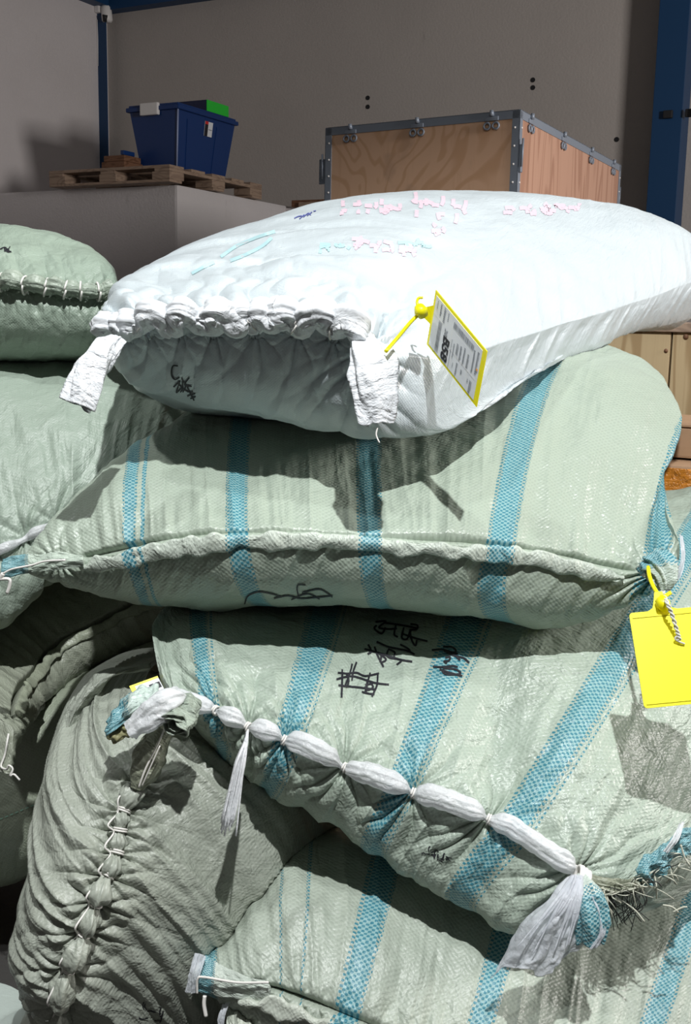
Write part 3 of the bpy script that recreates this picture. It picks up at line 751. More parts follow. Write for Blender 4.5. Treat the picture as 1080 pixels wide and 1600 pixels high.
roll('plastic_roll', pp, .009, [(u-a8)/(b8-a8) for u in U8[1:]], M['plastic'], r8, .8, 8, crumple=.12, pin=.5, n=24, nl=240)

# ---- 9: third on the left
s9 = Sack(stn([(-22, 1190, 1.62, 5, 1207, 1.60, 20, 1206, 1.61), (-40, 1090, 1.72, 18, 1130, 1.62, 31, 1160, 1.66), (-60, 990, 2.05, 36, 1066, 1.84, 62, 1112, 1.90), (10, 905, 2.15, 80, 1012, 1.96, 118, 1062, 2.02),
    (110, 880, 2.17, 142, 978, 1.99, 190, 1026, 2.05), (230, 860, 2.17, 215, 942, 2.0, 270, 995, 2.06), (330, 868, 2.15, 315, 922, 2.02, 350, 970, 2.07), (400, 890, 2.1, 395, 915, 2.07, 400, 940, 2.08)]), seed=13)
s9.groove(s9.Ust(1.2), s9.Ust(6), .022, .0035).streaks(.003, 30, 2.5, .2, .25, 5).finish()
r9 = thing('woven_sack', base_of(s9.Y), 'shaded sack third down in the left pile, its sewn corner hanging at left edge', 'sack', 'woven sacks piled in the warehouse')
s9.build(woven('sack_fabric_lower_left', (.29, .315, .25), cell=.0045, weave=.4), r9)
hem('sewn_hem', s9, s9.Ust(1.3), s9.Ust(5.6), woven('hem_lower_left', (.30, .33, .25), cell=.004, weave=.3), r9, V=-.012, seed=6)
h9 = [s9.hit(x, y)[0] for x, y in ((19, 1122), (14, 1150), (9, 1178), (3, 1196))]; h9 = [x for x in h9 if x is not None]
tl = [P(10, 1202, 1.585), P(14, 1196, 1.58), P(20, 1202, 1.578), P(16, 1212, 1.578), P(22, 1210, 1.578), P(31, 1219, 1.578)]
MB().tube(curve([x-FW*.004 for x in h9]+tl, 50), .0016, 6).build('string_end', M['string'], r9, True)

# ---- 10: lowest on the left
s10 = Sack(stn([(-320, 1150, 2.1, -330, 1260, 2.0, -310, 1390, 2.05), (-120, 1120, 2.1, -120, 1290, 1.86, -110, 1412, 1.98), (30, 1090, 2.1, 40, 1243, 1.84, 30, 1378, 1.95), (150, 1040, 2.08, 150, 1185, 1.86, 130, 1312, 1.95),
    (260, 1000, 2.05, 270, 1120, 1.92, 260, 1230, 1.98), (330, 1020, 2.05, 335, 1080, 2.0, 335, 1130, 2.02), (350, 1050, 2.04, 352, 1080, 2.04, 352, 1100, 2.04)]), seed=17, nu=260, nv=180).finish()
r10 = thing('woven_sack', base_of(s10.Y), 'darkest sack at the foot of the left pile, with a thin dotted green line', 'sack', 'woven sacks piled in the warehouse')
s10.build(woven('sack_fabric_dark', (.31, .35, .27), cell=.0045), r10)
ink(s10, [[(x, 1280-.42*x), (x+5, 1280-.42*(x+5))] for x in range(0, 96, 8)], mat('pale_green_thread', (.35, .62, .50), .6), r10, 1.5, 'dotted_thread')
# ---- 12: corner of a pale sack at the bottom left
s12 = Sack(stn([(-150, 1700, 1.75, -150, 1720, 1.70, -150, 1740, 1.75), (-90, 1640, 1.80, -90, 1700, 1.62, -90, 1760, 1.70), (-20, 1608, 1.80, -10, 1690, 1.55, -10, 1770, 1.62), (30, 1582, 1.76, 36, 1660, 1.54, 36, 1740, 1.6), (52, 1572, 1.68, 56, 1620, 1.56, 56, 1700, 1.6), (61, 1590, 1.6, 62, 1610, 1.58, 62, 1640, 1.6)]), nu=120, nv=100, low=.003, mid=.001, kb=.7).finish()
r12 = thing('woven_sack', base_of(s12.Y), 'corner of a smooth pale sack showing at the bottom left of the photo', 'sack', 'woven sacks piled in the warehouse')
s12.build(woven('sack_fabric_pale', (.50, .57, .53), cell=.004, weave=.1, crinkle=.2), r12)

# ---- 6: upright bag
s6 = Sack(stn([(235, 1046, 1.66, 262, 1105, 1.58, 330, 1090, 1.66), (163, 1052, 1.66, 243, 1165, 1.50, 430, 1130, 1.68), (114, 1092, 1.64, 215, 1225, 1.45, 505, 1200, 1.72), (90, 1165, 1.62, 192, 1272, 1.42, 520, 1290, 1.72),
    (76, 1250, 1.60, 184, 1330, 1.40, 510, 1380, 1.70), (58, 1345, 1.58, 160, 1385, 1.38, 480, 1450, 1.68), (38, 1440, 1.57, 138, 1445, 1.38, 440, 1520, 1.66), (34, 1500, 1.56, 113, 1500, 1.385, 400, 1580, 1.64),
    (50, 1565, 1.55, 98, 1552, 1.40, 360, 1640, 1.62), (78, 1610, 1.54, 100, 1610, 1.44, 320, 1690, 1.60), (115, 1655, 1.54, 120, 1660, 1.50, 280, 1722, 1.58), (160, 1700, 1.55, 160, 1705, 1.55, 230, 1735, 1.57)]), seed=23, n=2.2, nu=520, nv=340, vpow=1.2, kb=.9, mid=.0008)
U6 = [s6.Ust(i) for i in (1.95, 2.9, 3.45, 4.05, 4.7, 5.5, 6.3, 7.3, 8.4, 9.2)]
s6.pinch(U6, .013, .06, 5, .014, .016, .004, seedp=8)
s6.streaks(.013, 14, .7, 0.45, .35, 31, side=1, vmin=.005).streaks(.011, 13, .7, -.6, .35, 37, side=-1, vmin=.005).streaks(.0035, 38, 1.2, .45, .3, 41, side=1).streaks(.0035, 34, 2.0, -.6, .3, 43, side=-1).finish()
r6 = thing('woven_sack', base_of(s6.Y), 'heavily creased green sack standing upright at bottom left, gathered along a string-tied seam', 'sack', 'woven sacks piled in the warehouse')
s6.build(woven('sack_fabric_upright', (.355, .385, .33), cell=.0048, weave=.5, crinkle=.8, dirt=.35), r6)
a6, b6 = U6[0]-.005, s6.Ust(10); pp, nn = s6.row(0, .006, a6, b6, 420)
tf = [(u-a6)/(b6-a6) for u in U6]
roll('gathered_seam', pp, lambda t: .0165, tf, s6.obj.data.materials[0], r6, .95, 12, crumple=.2, pin=.42, up=(0, -1, 0), nl=420, ridges=4, spiral=.5)
mb = MB(); sm = smooth_pts(pp, 8); T_ = np.gradient(sm, axis=0)
loop = []
for i, q in enumerate(tf):
    k = int(min(max(q, 0), 1)*419); mb2 = MB(); wrap_tie(mb2, sm[k], T_[k], .0085, .0013, 2, up=(0, -1, 0)); mb2.build('string_tie', M['string'], r6, True); loop.append(sm[k]+np.array([-.007, -.006, 0]))
    if i < len(tf)-1:
        k2 = int((q+tf[i+1])/2*419); loop.append(sm[k2]+np.array([-.015, -.014, 0]))
mb.tube(curve(loop, 150), .0013, 6); mb.build('running_string', M['string'], r6, True)
ink(s6, scrawl(243, 1584, 46, 20, 2, 77, .1), M['ink'], r6, 2.0)
# gathered neck and rolled mouth at its top
roll('gathered_neck', [P(214, 1232, 1.42), P(228, 1195, 1.42), P(246, 1158, 1.42), P(262, 1135, 1.41)], lambda t: .010+.010*math.sin(min(t*1.1, 1)*3.1), [], M['dark_roll'], r6, 1.0, 15, nl=120, n=64, crumple=.14, ridges=11, spiral=.05, up=(0, -1, 0))
mb = MB(); mb.tube(curve([P(262, 1128, 1.385), P(248, 1160, 1.392), P(228, 1200, 1.395), P(217, 1230, 1.40)], 30), .0013, 6); mb.tube(curve([P(250, 1165, 1.385), P(232, 1205, 1.392), P(222, 1228, 1.40)], 20), .001, 6)
mb.build('neck_string', M['string'], r6, True)
sheet('folded_rim', [[P(84, 1180, 1.585), P(100, 1120, 1.585), P(130, 1072, 1.59), P(170, 1044, 1.60), P(236, 1036, 1.615)], [P(96, 1180, 1.565), P(112, 1122, 1.56), P(140, 1080, 1.565), P(174, 1054, 1.58), P(236, 1045, 1.60)], [P(104, 1184, 1.575), P(124, 1126, 1.575), P(148, 1088, 1.585), P(178, 1060, 1.60), P(236, 1050, 1.615)]], s6.obj.data.materials[0], r6, .002, 2, 15, .002)
def rosette(name, c, ax, R, L, mat_, parent, seed=3):
    """spirally rolled cloth end seen from its open side"""
    ax = ax/np.linalg.norm(ax); A = np.cross(ax, (0, 0, 1)); A /= np.linalg.norm(A); B = np.cross(A, ax)
    n = 170; th = np.linspace(0, 2*math.pi*2.7, n); r = R*(1-.27*th/6.283)*(1+.10*vn(th*1.4, th*0, None, seed)+.05*vn(th*4, th*0, None, seed+2))
    X = []; rows = 14
    for k in range(rows):
        z = k/(rows-1); sc2 = .82+.18*z; lip = (.006*vn(th*1.2, th*0, None, seed+5))*z
        X.append(c+A*(np.cos(th)*r*sc2)[:, None]+B*(np.sin(th)*r*sc2*.85)[:, None]+ax*(L*z+lip-.012*(1-r/R)*z)[:, None])
    X = np.array(X); d = 0.0014; cx = c+ax*L*.5
    Nn = X-(c+ax*(X-c).dot(ax)[..., None]); Nn /= np.linalg.norm(Nn, axis=2, keepdims=True)+1e-9
    Y = X-Nn*d; G = np.concatenate([X, Y[::-1]]); m = len(G)
    f = [(i*n+j, i*n+j+1, ((i+1) % m)*n+j+1, ((i+1) % m)*n+j) for i in range(m) for j in range(n-1)]
    uv = np.stack(np.broadcast_arrays((th*.012)[None], (np.arange(m)*.005)[:, None]), 2).reshape(-1, 2)
    return mesh_obj(name, G.reshape(-1, 3), f, mat_, parent, True, uv)
ear('rolled_mouth', [P(296, 1092, 1.40), P(284, 1112, 1.385), P(270, 1135, 1.37)], [.017, .022, .023], M['green_roll'], r6, .8, 6, nl=50, crumple=.12, open_=.85, wall=.002)
rosette('rolled_mouth_end', P(276, 1124, 1.375), P(264, 1146, 1.34)-P(278, 1120, 1.375), .021, .018, M['green_roll'], r6)

# ---- 5: big striped sack, bottom right
s5 = Sack(stn([(312, 1508, 1.44, 300, 1526, 1.42, 306, 1548, 1.43), (345, 1462, 1.52, 345, 1536, 1.40, 345, 1562, 1.43), (400, 1385, 1.60, 405, 1540, 1.38, 400, 1640, 1.45), (470, 1305, 1.68, 462, 1556, 1.37, 450, 1690, 1.46),
    (622, 1262, 1.80, 538, 1586, 1.345, 520, 1722, 1.44), (725, 1262, 1.85, 640, 1625, 1.33, 620, 1760, 1.43), (832, 1275, 1.86, 732, 1655, 1.325, 730, 1788, 1.43), (960, 1290, 1.86, 865, 1685, 1.33, 870, 1800, 1.44),
    (1118, 1290, 1.85, 988, 1695, 1.34, 1000, 1804, 1.46), (1220, 1340, 1.80, 1150, 1680, 1.40, 1160, 1770, 1.48), (1270, 1490, 1.68, 1250, 1620, 1.5, 1250, 1680, 1.54)]), seed=29, n=2.35, nu=460, nv=280)
st5 = [(s5.Ust(4)+.003, .0165), (s5.Ust(6)+.003, .0165), (s5.Ust(8)+.002, .019), (s5.Ust(.55), .016)]; ln5 = [(s5.Ust(3)-.020, .0016), (s5.Ust(3)+.008, .0016)]
s5.groove(s5.Ust(1.6), s5.Ust(9), .026, .0032, .001).streaks(.004, 32, 2.2, .1, .22, 43).pinch([s5.Ust(2)+.012*k*2.2 for k in range(14)], .006, .05, 4, .003, .01, seedp=4).finish()
r5 = thing('woven_sack', base_of(s5.Y), 'blue-striped green sack lowest in the right pile, its sewn corner pointing left', 'sack', 'woven sacks piled in the warehouse')
s5.build(woven('sack_fabric_bottom_striped', (.385, .435, .37), st5, ln5, weave=.6, crinkle=.6), r5)
hem('sewn_hem', s5, s5.Ust(1.5), s5.Ust(9), woven('hem_bottom_striped', (.50, .54, .47), st5, cell=.0048), r5, half=.012, V=-.017, seed=8, wob=.7, th=.005)
# flat corner strip with string and clear plastic
sheet('corner_strip', [[P(321, 1492, 1.40), P(345, 1507, 1.39), P(390, 1527, 1.372), P(418, 1532, 1.365)], [P(312, 1525, 1.385), P(345, 1531, 1.378), P(390, 1540, 1.366), P(422, 1545, 1.36)], [P(306, 1549, 1.39), P(342, 1557, 1.38), P(390, 1562, 1.37), P(420, 1568, 1.365)]],
      woven('corner_strip_fabric', (.50, .56, .50), [(.012, .018)]), r5, .0012, 4, 3, .0025)
sheet('clear_liner', [[P(303, 1489, 1.395), P(312, 1490, 1.39), P(322, 1494, 1.385)], [P(296, 1520, 1.385), P(304, 1522, 1.38), P(312, 1524, 1.375)], [P(289, 1549, 1.39), P(298, 1552, 1.385), P(307, 1553, 1.38)]], M['plastic_thin'], r5, .001, 2, 4)
mb = MB(); mb.tube(curve([P(420, 1535, 1.352), P(370, 1535, 1.362), P(320, 1527, 1.372), P(309, 1530, 1.374), P(308, 1552, 1.378)], 50), .0016, 6)
mb.tube(curve([P(320, 1556, 1.378), P(319, 1570, 1.378), P(322, 1588, 1.378)], 16), .0026, 7); mb.build('sewing_string', M['string'], r5, True)

# ---- 11: rolled end of a sack below the striped corner
s11 = Sack(stn([(352, 1625, 1.44, 350, 1640, 1.42, 352, 1660, 1.43), (358, 1574, 1.47, 354, 1620, 1.38, 356, 1690, 1.42), (392, 1562, 1.50, 386, 1630, 1.37, 386, 1745, 1.42), (425, 1568, 1.50, 420, 1650, 1.37, 420, 1770, 1.42), (436, 1600, 1.48, 434, 1660, 1.40, 434, 1750, 1.43), (440, 1640, 1.45, 440, 1665, 1.43, 440, 1700, 1.44)]), nu=200, nv=160, seed=31, low=.005, mid=.006)
s11.streaks(.006, 50, 4, .1, .2, 3).finish()
r11 = thing('woven_sack', base_of(s11.Y), 'crumpled teal-checked sack end peeking out below the lowest striped sack', 'sack', 'woven sacks piled in the warehouse')
s11.build(woven('sack_fabric_crumpled', (.50, .54, .46), [(.012, .03)], crinkle=1.0), r11)
sheet('clear_liner', [[P(348, 1570, 1.40), P(358, 1566, 1.39)], [P(341, 1590, 1.39), P(352, 1586, 1.385)], [P(340, 1615, 1.39), P(350, 1615, 1.385)]], M['plastic_thin'], r11, .001, 2, 4, nu=20, nv=20)

# ---- 3: striped sack tied with clear plastic
s3 = Sack(stn([(240, 975, 1.60, 246, 1040, 1.50, 252, 1075, 1.52), (262, 950, 1.68, 275, 1086, 1.47, 285, 1118, 1.52), (320, 938, 1.76, 328, 1106, 1.44, 352, 1180, 1.53), (400, 928, 1.82, 388, 1136, 1.42, 385, 1208, 1.53),
    (520, 912, 1.87, 448, 1158, 1.41, 415, 1228, 1.52), (610, 900, 1.9, 540, 1198, 1.39, 500, 1264, 1.50), (760, 870, 1.93, 625, 1232, 1.38, 600, 1322, 1.49), (930, 792, 2.0, 705, 1258, 1.37, 690, 1351, 1.48),
    (1120, 762, 2.05, 790, 1290, 1.36, 800, 1386, 1.47), (1190, 850, 2.0, 905, 1362, 1.335, 890, 1414, 1.44), (1215, 960, 1.92, 985, 1385, 1.35, 985, 1424, 1.43), (1220, 1080, 1.80, 1055, 1355, 1.38, 1065, 1400, 1.44),
    (1205, 1210, 1.65, 1120, 1315, 1.45, 1125, 1355, 1.49), (1185, 1270, 1.57, 1160, 1300, 1.52, 1165, 1320, 1.54)]), seed=37, n=2.35, nu=560, nv=320, kb=.75, rec=.03)
st3 = [(s3.Ust(2)-.001, .012), (s3.Ust(4), .0165), (s3.Ust(6), .0175), (s3.Ust(8)+.008, .020)]
U3 = [s3.Ust(i) for i in (2.15, 3.0, 3.95, 5.0, 6.25, 7.75, 9.0)]
s3.valley(s3.Ust(7.75), s3.Ust(6.7), .22, .028, .032).valley(s3.Ust(7.75)+.09, s3.Ust(7.6)+.06, .22, -.012, .05)
s3.pinch(U3, .013, .10, 7, .020, .017, .003, seedp=5).streaks(.004, 26, 2.0, .1, .25, 47).finish()
r3 = thing('woven_sack', base_of(s3.Y), 'striped sack with black handwriting and a plastic-tied seam, under the seamed striped sack', 'sack', 'woven sacks piled in the warehouse')
s3.build(woven('sack_fabric_plastic_tied', (.38, .45, .38), st3, [(c+h+.004, .0016) for c, h in st3], weave=.55, crinkle=.8, rough=.38), r3)
a3, b3 = s3.Ust(1.0), U3[-1]; pp, nn = s3.row(0, .0105, a3, b3, 420); tf3 = [(u-a3)/(b3-a3) for u in U3]
roll('plastic_liner_roll', pp, lambda t: .0145-.004*abs(t-.5), tf3, M['plastic'], r3, .85, 19, crumple=.13, pin=.25, nl=420, ridges=11, spiral=.15)
mb = MB(); sm = smooth_pts(pp, 4); T_ = np.gradient(sm, axis=0)
for q in tf3: k = int(min(q, .999)*419); mb = MB(); wrap_tie(mb, sm[k], T_[k], .006, .0014, 2); mb.build('string_tie', M['string'], r3, True)

# hanging tassel of plastic shreds
mb = MB(); c = P(387, 1142, 1.385)
for i in range(26):
    x = rnd.uniform(-1, 1); e = P(357+13*x+rnd.uniform(-3, 3), 1298+rnd.uniform(-28, 14), 1.36+rnd.uniform(-.006, .006)); mdl = P(374+8*x, 1205+rnd.uniform(-10, 10), 1.365+rnd.uniform(-.006, .006))
    mb.tube(curve([c, P(384+2*x, 1160, 1.375), mdl, e], 18), [rnd.uniform(.0010, .0022)]*12+[.0012]*6, 5, flat=.5)
mb.build('plastic_tassel', M['plastic'], r3, True)
# knot at the right end with the spread plastic
kc = P(906, 1368, 1.315)
sheet('plastic_knot_sheet', [[P(893, 1366, 1.305), P(898, 1368, 1.295), P(906, 1370, 1.295), P(915, 1368, 1.305)], [P(860, 1400, 1.30), P(880, 1405, 1.28), P(900, 1408, 1.285), P(916, 1404, 1.30)],
    [P(815, 1440, 1.31), P(850, 1450, 1.275), P(885, 1452, 1.28), P(914, 1445, 1.30)], [P(790, 1490, 1.32), P(830, 1495, 1.285), P(872, 1490, 1.285), P(912, 1470, 1.30)], [P(768, 1520, 1.325), P(812, 1522, 1.29), P(848, 1528, 1.285), P(884, 1490, 1.30)]],
    M['plastic_thin'], r3, .003, 3, 7, .0008, 90, 70, jag=.12)
mb = MB()
for i in range(10):
    x = i/9; mb.tube(curve([P(896+12*x, 1368, 1.30), P(866+40*x, 1410, 1.275), P(812+80*x+rnd.uniform(-4, 4), 1470+rnd.uniform(-20, 20), 1.275)], 20), [.003]*8+[.0022]*6+[.001]*6, 6, flat=.5)
mb.build('plastic_folds', M['plastic_thin'], r3, True)
ear('tied_ear', [P(908, 1366, 1.31), P(918, 1395, 1.295), P(925, 1430, 1.29), P(922, 1474, 1.295)], [.008, .015, .0195, .021, .016], woven('ear_teal', (.52, .60, .54), [(.11, .075)]), r3, .6, 22, crumple=.12, open_=.3)
sheet('clear_ear_liner', [[P(926, 1400, 1.282), P(934, 1402, 1.29)], [P(936, 1430, 1.28), P(946, 1432, 1.29)], [P(938, 1460, 1.28), P(948, 1458, 1.29)], [P(922, 1484, 1.28), P(938, 1478, 1.29)]], M['plastic_thin'], r3, .001, 2, 9, nu=20, nv=30)
mb = MB()
for k in range(3): wrap_tie(mb, kc+np.array([.004*k, 0, -.003*k]), (1, 0, -.35), .011, .0022, 2)
mb.build('knot_string', M['string'], r3, True)
# frayed edge beyond the knot, torn teal strip and loose threads
roll('frayed_edge', [P(915, 1372, 1.33), P(945, 1382, 1.325), P(980, 1385, 1.335), P(1010, 1372, 1.345)], .0085, [], M['dark_roll'], r3, .8, 33, nl=120, crumple=.35, ridges=7)
sheet('teal_strip', [[P(992, 1352, 1.34), P(1015, 1334, 1.34), P(1040, 1318, 1.35), P(1062, 1298, 1.36), P(1088, 1290, 1.38)], [P(995, 1368, 1.325), P(1020, 1352, 1.325), P(1044, 1336, 1.335), P(1066, 1318, 1.35), P(1090, 1308, 1.37)], [P(1004, 1386, 1.33), P(1030, 1372, 1.335), P(1052, 1352, 1.345), P(1072, 1338, 1.355), P(1094, 1330, 1.375)]], M['teal_rag'], r3, .004, 3, 17, .002)
sheet('clear_strip', [[P(1062, 1288, 1.34), P(1070, 1283, 1.34)], [P(1050, 1310, 1.325), P(1062, 1310, 1.325)], [P(1036, 1330, 1.322), P(1044, 1334, 1.322)]], M['plastic'], r3, .001, 2, 2, nu=20, nv=20)
mb = MB(); mbd = MB()
for i in range(58):
    x0 = rnd.uniform(925, 1075); y0 = 1388-.0*(x0-980)-max(0, (x0-990))*.62+rnd.uniform(-8, 10); dd = 1.325+max(0, x0-990)*.0004
    ln = rnd.uniform(12, 55); a = rnd.uniform(-.4, 1.7) if i % 3 else rnd.uniform(2.0, 3.6); x1, y1 = x0+ln*math.cos(a), y0+ln*abs(math.sin(a))*.9
    pts = curve([P(x0, y0, dd), P((x0+x1)/2+rnd.uniform(-8, 8), (y0+y1)/2+rnd.uniform(-8, 5), dd-.02), P(x1, y1, dd-.012)], 12)
    (mb if i % 4 else mbd).tube(pts, [rnd.uniform(.0005, .0010)]*12, 4)
for i in range(34):
    x0, y0 = rnd.uniform(945, 1000), rnd.uniform(1385, 1400); mbd.tube(curve([P(x0, y0, 1.33), P(x0+rnd.uniform(-15, 15), y0+22, 1.33), P(x0+rnd.uniform(-22, 22), y0+rnd.uniform(30, 58), 1.345)], 10), .0006, 4)
for q in (((962, 1402), (990, 1420), (1007, 1440)), ((1036, 1414), (1050, 1417), (1060, 1425)), ((1052, 1425), (1066, 1418), (1074, 1417)), ((1064, 1320), (1070, 1340), (1078, 1352)), ((940, 1388), (965, 1394), (1000, 1386))):
    mb.tube(curve([P(x, y, 1.315) for x, y in q], 14), .0012, 5)
mb.build('frayed_threads', M['thread'], r3, True)['kind'] = 'stuff'; mbd.build('dark_threads', M['darkthread'], r3, True)['kind'] = 'stuff'
# teal ear at the left end with a bulb of clear plastic
sheet('teal_ear', [[P(262, 1083, 1.43), P(240, 1073, 1.42), P(218, 1075, 1.415), P(190, 1098, 1.41), P(166, 1128, 1.41)], [P(262, 1090, 1.41), P(238, 1086, 1.395), P(214, 1096, 1.39), P(190, 1118, 1.39), P(168, 1140, 1.395)],
    [P(262, 1098, 1.405), P(236, 1106, 1.39), P(212, 1116, 1.385), P(192, 1132, 1.39), P(165, 1152, 1.395)]], woven('teal_ear_fabric', (.50, .60, .55), [(.115, .045)]), r3, .003, 3, 12, .0016)
sheet('ear_lining', [[P(192, 1122, 1.402), P(180, 1134, 1.402), P(166, 1150, 1.402)], [P(204, 1130, 1.392), P(188, 1142, 1.392), P(170, 1156, 1.396)], [P(222, 1142, 1.395), P(200, 1152, 1.395), P(176, 1158, 1.40)]], mat('olive_lining', (.30, .29, .15), .5), r3, .002, 2, 4, .001, 30, 24)
roll('plastic_bulb', [P(292, 1094, 1.395), P(276, 1092, 1.38), P(256, 1102, 1.372), P(232, 1122, 1.368), P(204, 1144, 1.372)], lambda t: .009+.007*math.sin(min(1, t*1.15)*3.0)+.003*t, [.0], M['plastic'], r3, .9, 44, nl=140, n=60, crumple=.22, ridges=7, spiral=.4, pin=.5)
# handwriting copied from the photo
hw = []
def z(pts, s=1080/380*1.0, ox=360, oy=860, k=.3519): return [(ox+x*k, oy+y*k) for x, y in pts]
for q in (((470, 575), (530, 560), (580, 570), (640, 590), (705, 598)), ((475, 545), (520, 548), (560, 545), (600, 560), (660, 548)), ((480, 600), (520, 605), (570, 610), (610, 615), (645, 620)), ((497, 530), (495, 590), (492, 655)), ((540, 505), (530, 545), (508, 600)),
    ((560, 498), (545, 540), (540, 580)), ((620, 545), (608, 590), (600, 635)), ((655, 550), (650, 600), (628, 652)), ((585, 630), (615, 638), (640, 640)), ((600, 600), (625, 595), (632, 612), (608, 622), (600, 605)), ((512, 545), (525, 575), (515, 610)),
    ((596, 440), (640, 452), (700, 470), (760, 488), (808, 496)), ((612, 420), (625, 450), (610, 462)), ((640, 430), (655, 470), (680, 520)), ((650, 408), (700, 430), (750, 440), (790, 450), (818, 464)), ((755, 420), (790, 440), (800, 455)), ((700, 440), (730, 455), (720, 480), (695, 470), (700, 445)), ((655, 455), (690, 485), (672, 500)), ((670, 462), (668, 490), (664, 498)), ((720, 480), (760, 490), (740, 510)),
    ((645, 320), (690, 318), (660, 345), (700, 352), (740, 350)), ((650, 335), (640, 350), (672, 372), (690, 345)), ((690, 325), (760, 335), (830, 348)), ((735, 335), (728, 375), (745, 388)), ((770, 345), (762, 390), (785, 395), (800, 352)), ((800, 330), (830, 335), (828, 352), (800, 360), (805, 400), (822, 425), (828, 400)), ((760, 372), (820, 392), (876, 406)),
    ((895, 445), (940, 442), (985, 455), (1010, 462)), ((945, 430), (985, 432), (1000, 452), (960, 458)), ((950, 448), (990, 468), (1035, 480), (1060, 502)), ((955, 478), (975, 475), (970, 492), (950, 495), (962, 505)), ((900, 518), (940, 520), (985, 515), (1010, 520)), ((930, 530), (975, 545), (1030, 560)), ((945, 525), (1000, 530), (1020, 550), (960, 552), (940, 535)), ((1000, 470), (1020, 490)),):
    hw.append(z(q))
ink(s3, hw, M['ink'], r3, 2.9)
ink(s3, scrawl(682, 1337, 42, 14, 3, 12, .25), M['ink'], r3, 1.8)

# ---- 2: big striped sack with the sewn seam
s2 = Sack(stn([(42, 868, 1.52, 38, 884, 1.50, 48, 898, 1.51), (78, 815, 1.56, 88, 878, 1.49, 100, 916, 1.53), (140, 752, 1.65, 150, 868, 1.47, 165, 938, 1.56), (236, 685, 1.75, 213, 853, 1.45, 247, 949, 1.60), (320, 640, 1.86, 290, 838, 1.44, 320, 952, 1.61),
    (403, 618, 1.93, 370, 832, 1.43, 425, 942, 1.62), (500, 600, 1.97, 475, 830, 1.43, 510, 942, 1.62), (597, 588, 2.0, 578, 837, 1.43, 612, 945, 1.62), (745, 560, 1.98, 690, 845, 1.43, 710, 955, 1.62), (902, 527, 1.94, 783, 850, 1.44, 832, 962, 1.62),
    (975, 545, 1.86, 880, 868, 1.45, 905, 958, 1.60), (1040, 592, 1.78, 950, 884, 1.46, 965, 942, 1.56), (1066, 650, 1.70, 1000, 892, 1.46, 1003, 922, 1.51), (1040, 745, 1.60, 1034, 893, 1.45, 1034, 908, 1.47), (1058, 845, 1.47, 1062, 868, 1.45, 1056, 885, 1.46)]),
    seed=41, n=2.35, nu=560, nv=320, kb=.8, mid=.002, rec=.02, up=.0)
st2 = [(s2.Ust(3)-.008, .0085), (s2.Ust(3)+.009, .0028), (s2.Ust(5), .0150), (s2.Ust(7), .0160), (s2.Ust(9), .0200), (s2.Ust(12.75), .022)]
s2.groove(s2.Ust(1.6), s2.Ust(12), .026, .0030, .0015).streaks(.0028, 34, 1.6, .05, .35, 53, side=1).streaks(.003, 26, 2.5, .5, .15, 57, side=-1).pinch([s2.Ust(12.6)], .012, .12, 8, .012, .02).pinch([s2.Ust(1.0)], .008, .10, 6, .004, .02).finish()
r2 = thing('woven_sack', base_of(s2.Y), 'wide blue-striped green sack with a long sewn seam, directly under the white sack', 'sack', 'woven sacks piled in the warehouse')
s2.build(woven('sack_fabric_seamed_striped', (.375, .44, .365), st2, weave=.65, crinkle=.45, rough=.36), r2)
hem('sewn_hem', s2, s2.Ust(1.6), s2.Ust(11.6), woven('hem_seamed_striped', (.50, .56, .49), [(c, h) for c, h in st2], cell=.0045, crinkle=1.0), r2, half=.0105, V=-.0125, seed=3, wob=.45)
# left corner: flat teal tab with string
sheet('corner_tab', [[P(4, 874, 1.47), P(35, 866, 1.47), P(62, 866, 1.465), P(92, 862, 1.46), P(130, 868, 1.455)], [P(2, 890, 1.465), P(35, 884, 1.465), P(62, 882, 1.46), P(92, 876, 1.455), P(130, 876, 1.45)], [P(3, 906, 1.47), P(35, 898, 1.47), P(62, 894, 1.465), P(92, 890, 1.46), P(130, 886, 1.455)]],
      woven('corner_tab_fabric', (.46, .54, .46), [(.02, .028)]), r2, .0012, 3, 21, .003)
mb = MB(); mb.tube(curve([P(102, 875, 1.443), P(70, 877, 1.448), P(50, 883, 1.452), P(20, 889, 1.455), P(5, 896, 1.458)], 30), .0015, 6); mb.tube(curve([P(-4, 905, 1.46), P(14, 905, 1.46), P(15, 915, 1.462), P(11, 927, 1.464)], 16), .0024, 6)
mb.tube(curve([P(5, 896, 1.458), P(0, 903, 1.46), P(-6, 908, 1.462)], 10), .003, 6)
mb.build('corner_string', M['string'], r2, True)
# right ear: gathered teal end with liner rim, strap passes through it
ear('gathered_ear', [P(1015, 872, 1.435), P(1030, 885, 1.425), P(1038, 905, 1.415), P(1040, 922, 1.412)], [.022, .024, .016, .007], woven('ear_fabric_gathered', (.42, .50, .44), [(.03, .035)]), r2, .6, 51, crumple=.2, open_=.25, ridges=9)
sheet('clear_liner_rim', [[P(1062, 835, 1.44), P(1068, 838, 1.45)], [P(1064, 868, 1.425), P(1071, 872, 1.435)], [P(1056, 900, 1.415), P(1064, 902, 1.425)], [P(1042, 924, 1.41), P(1048, 922, 1.415)]], M['plastic_thin'], r2, .0006, 1, 2, nu=16, nv=30)
ink(s2, [[(382, 943), (388, 930), (405, 924), (425, 927), (440, 932)], [(428, 934), (450, 930), (470, 934), (500, 932), (520, 930)], [(466, 930), (465, 914), (478, 913)], [(472, 925), (500, 920), (520, 932)], [(455, 936), (480, 927), (500, 935)]], M['ink'], r2, 2.2)

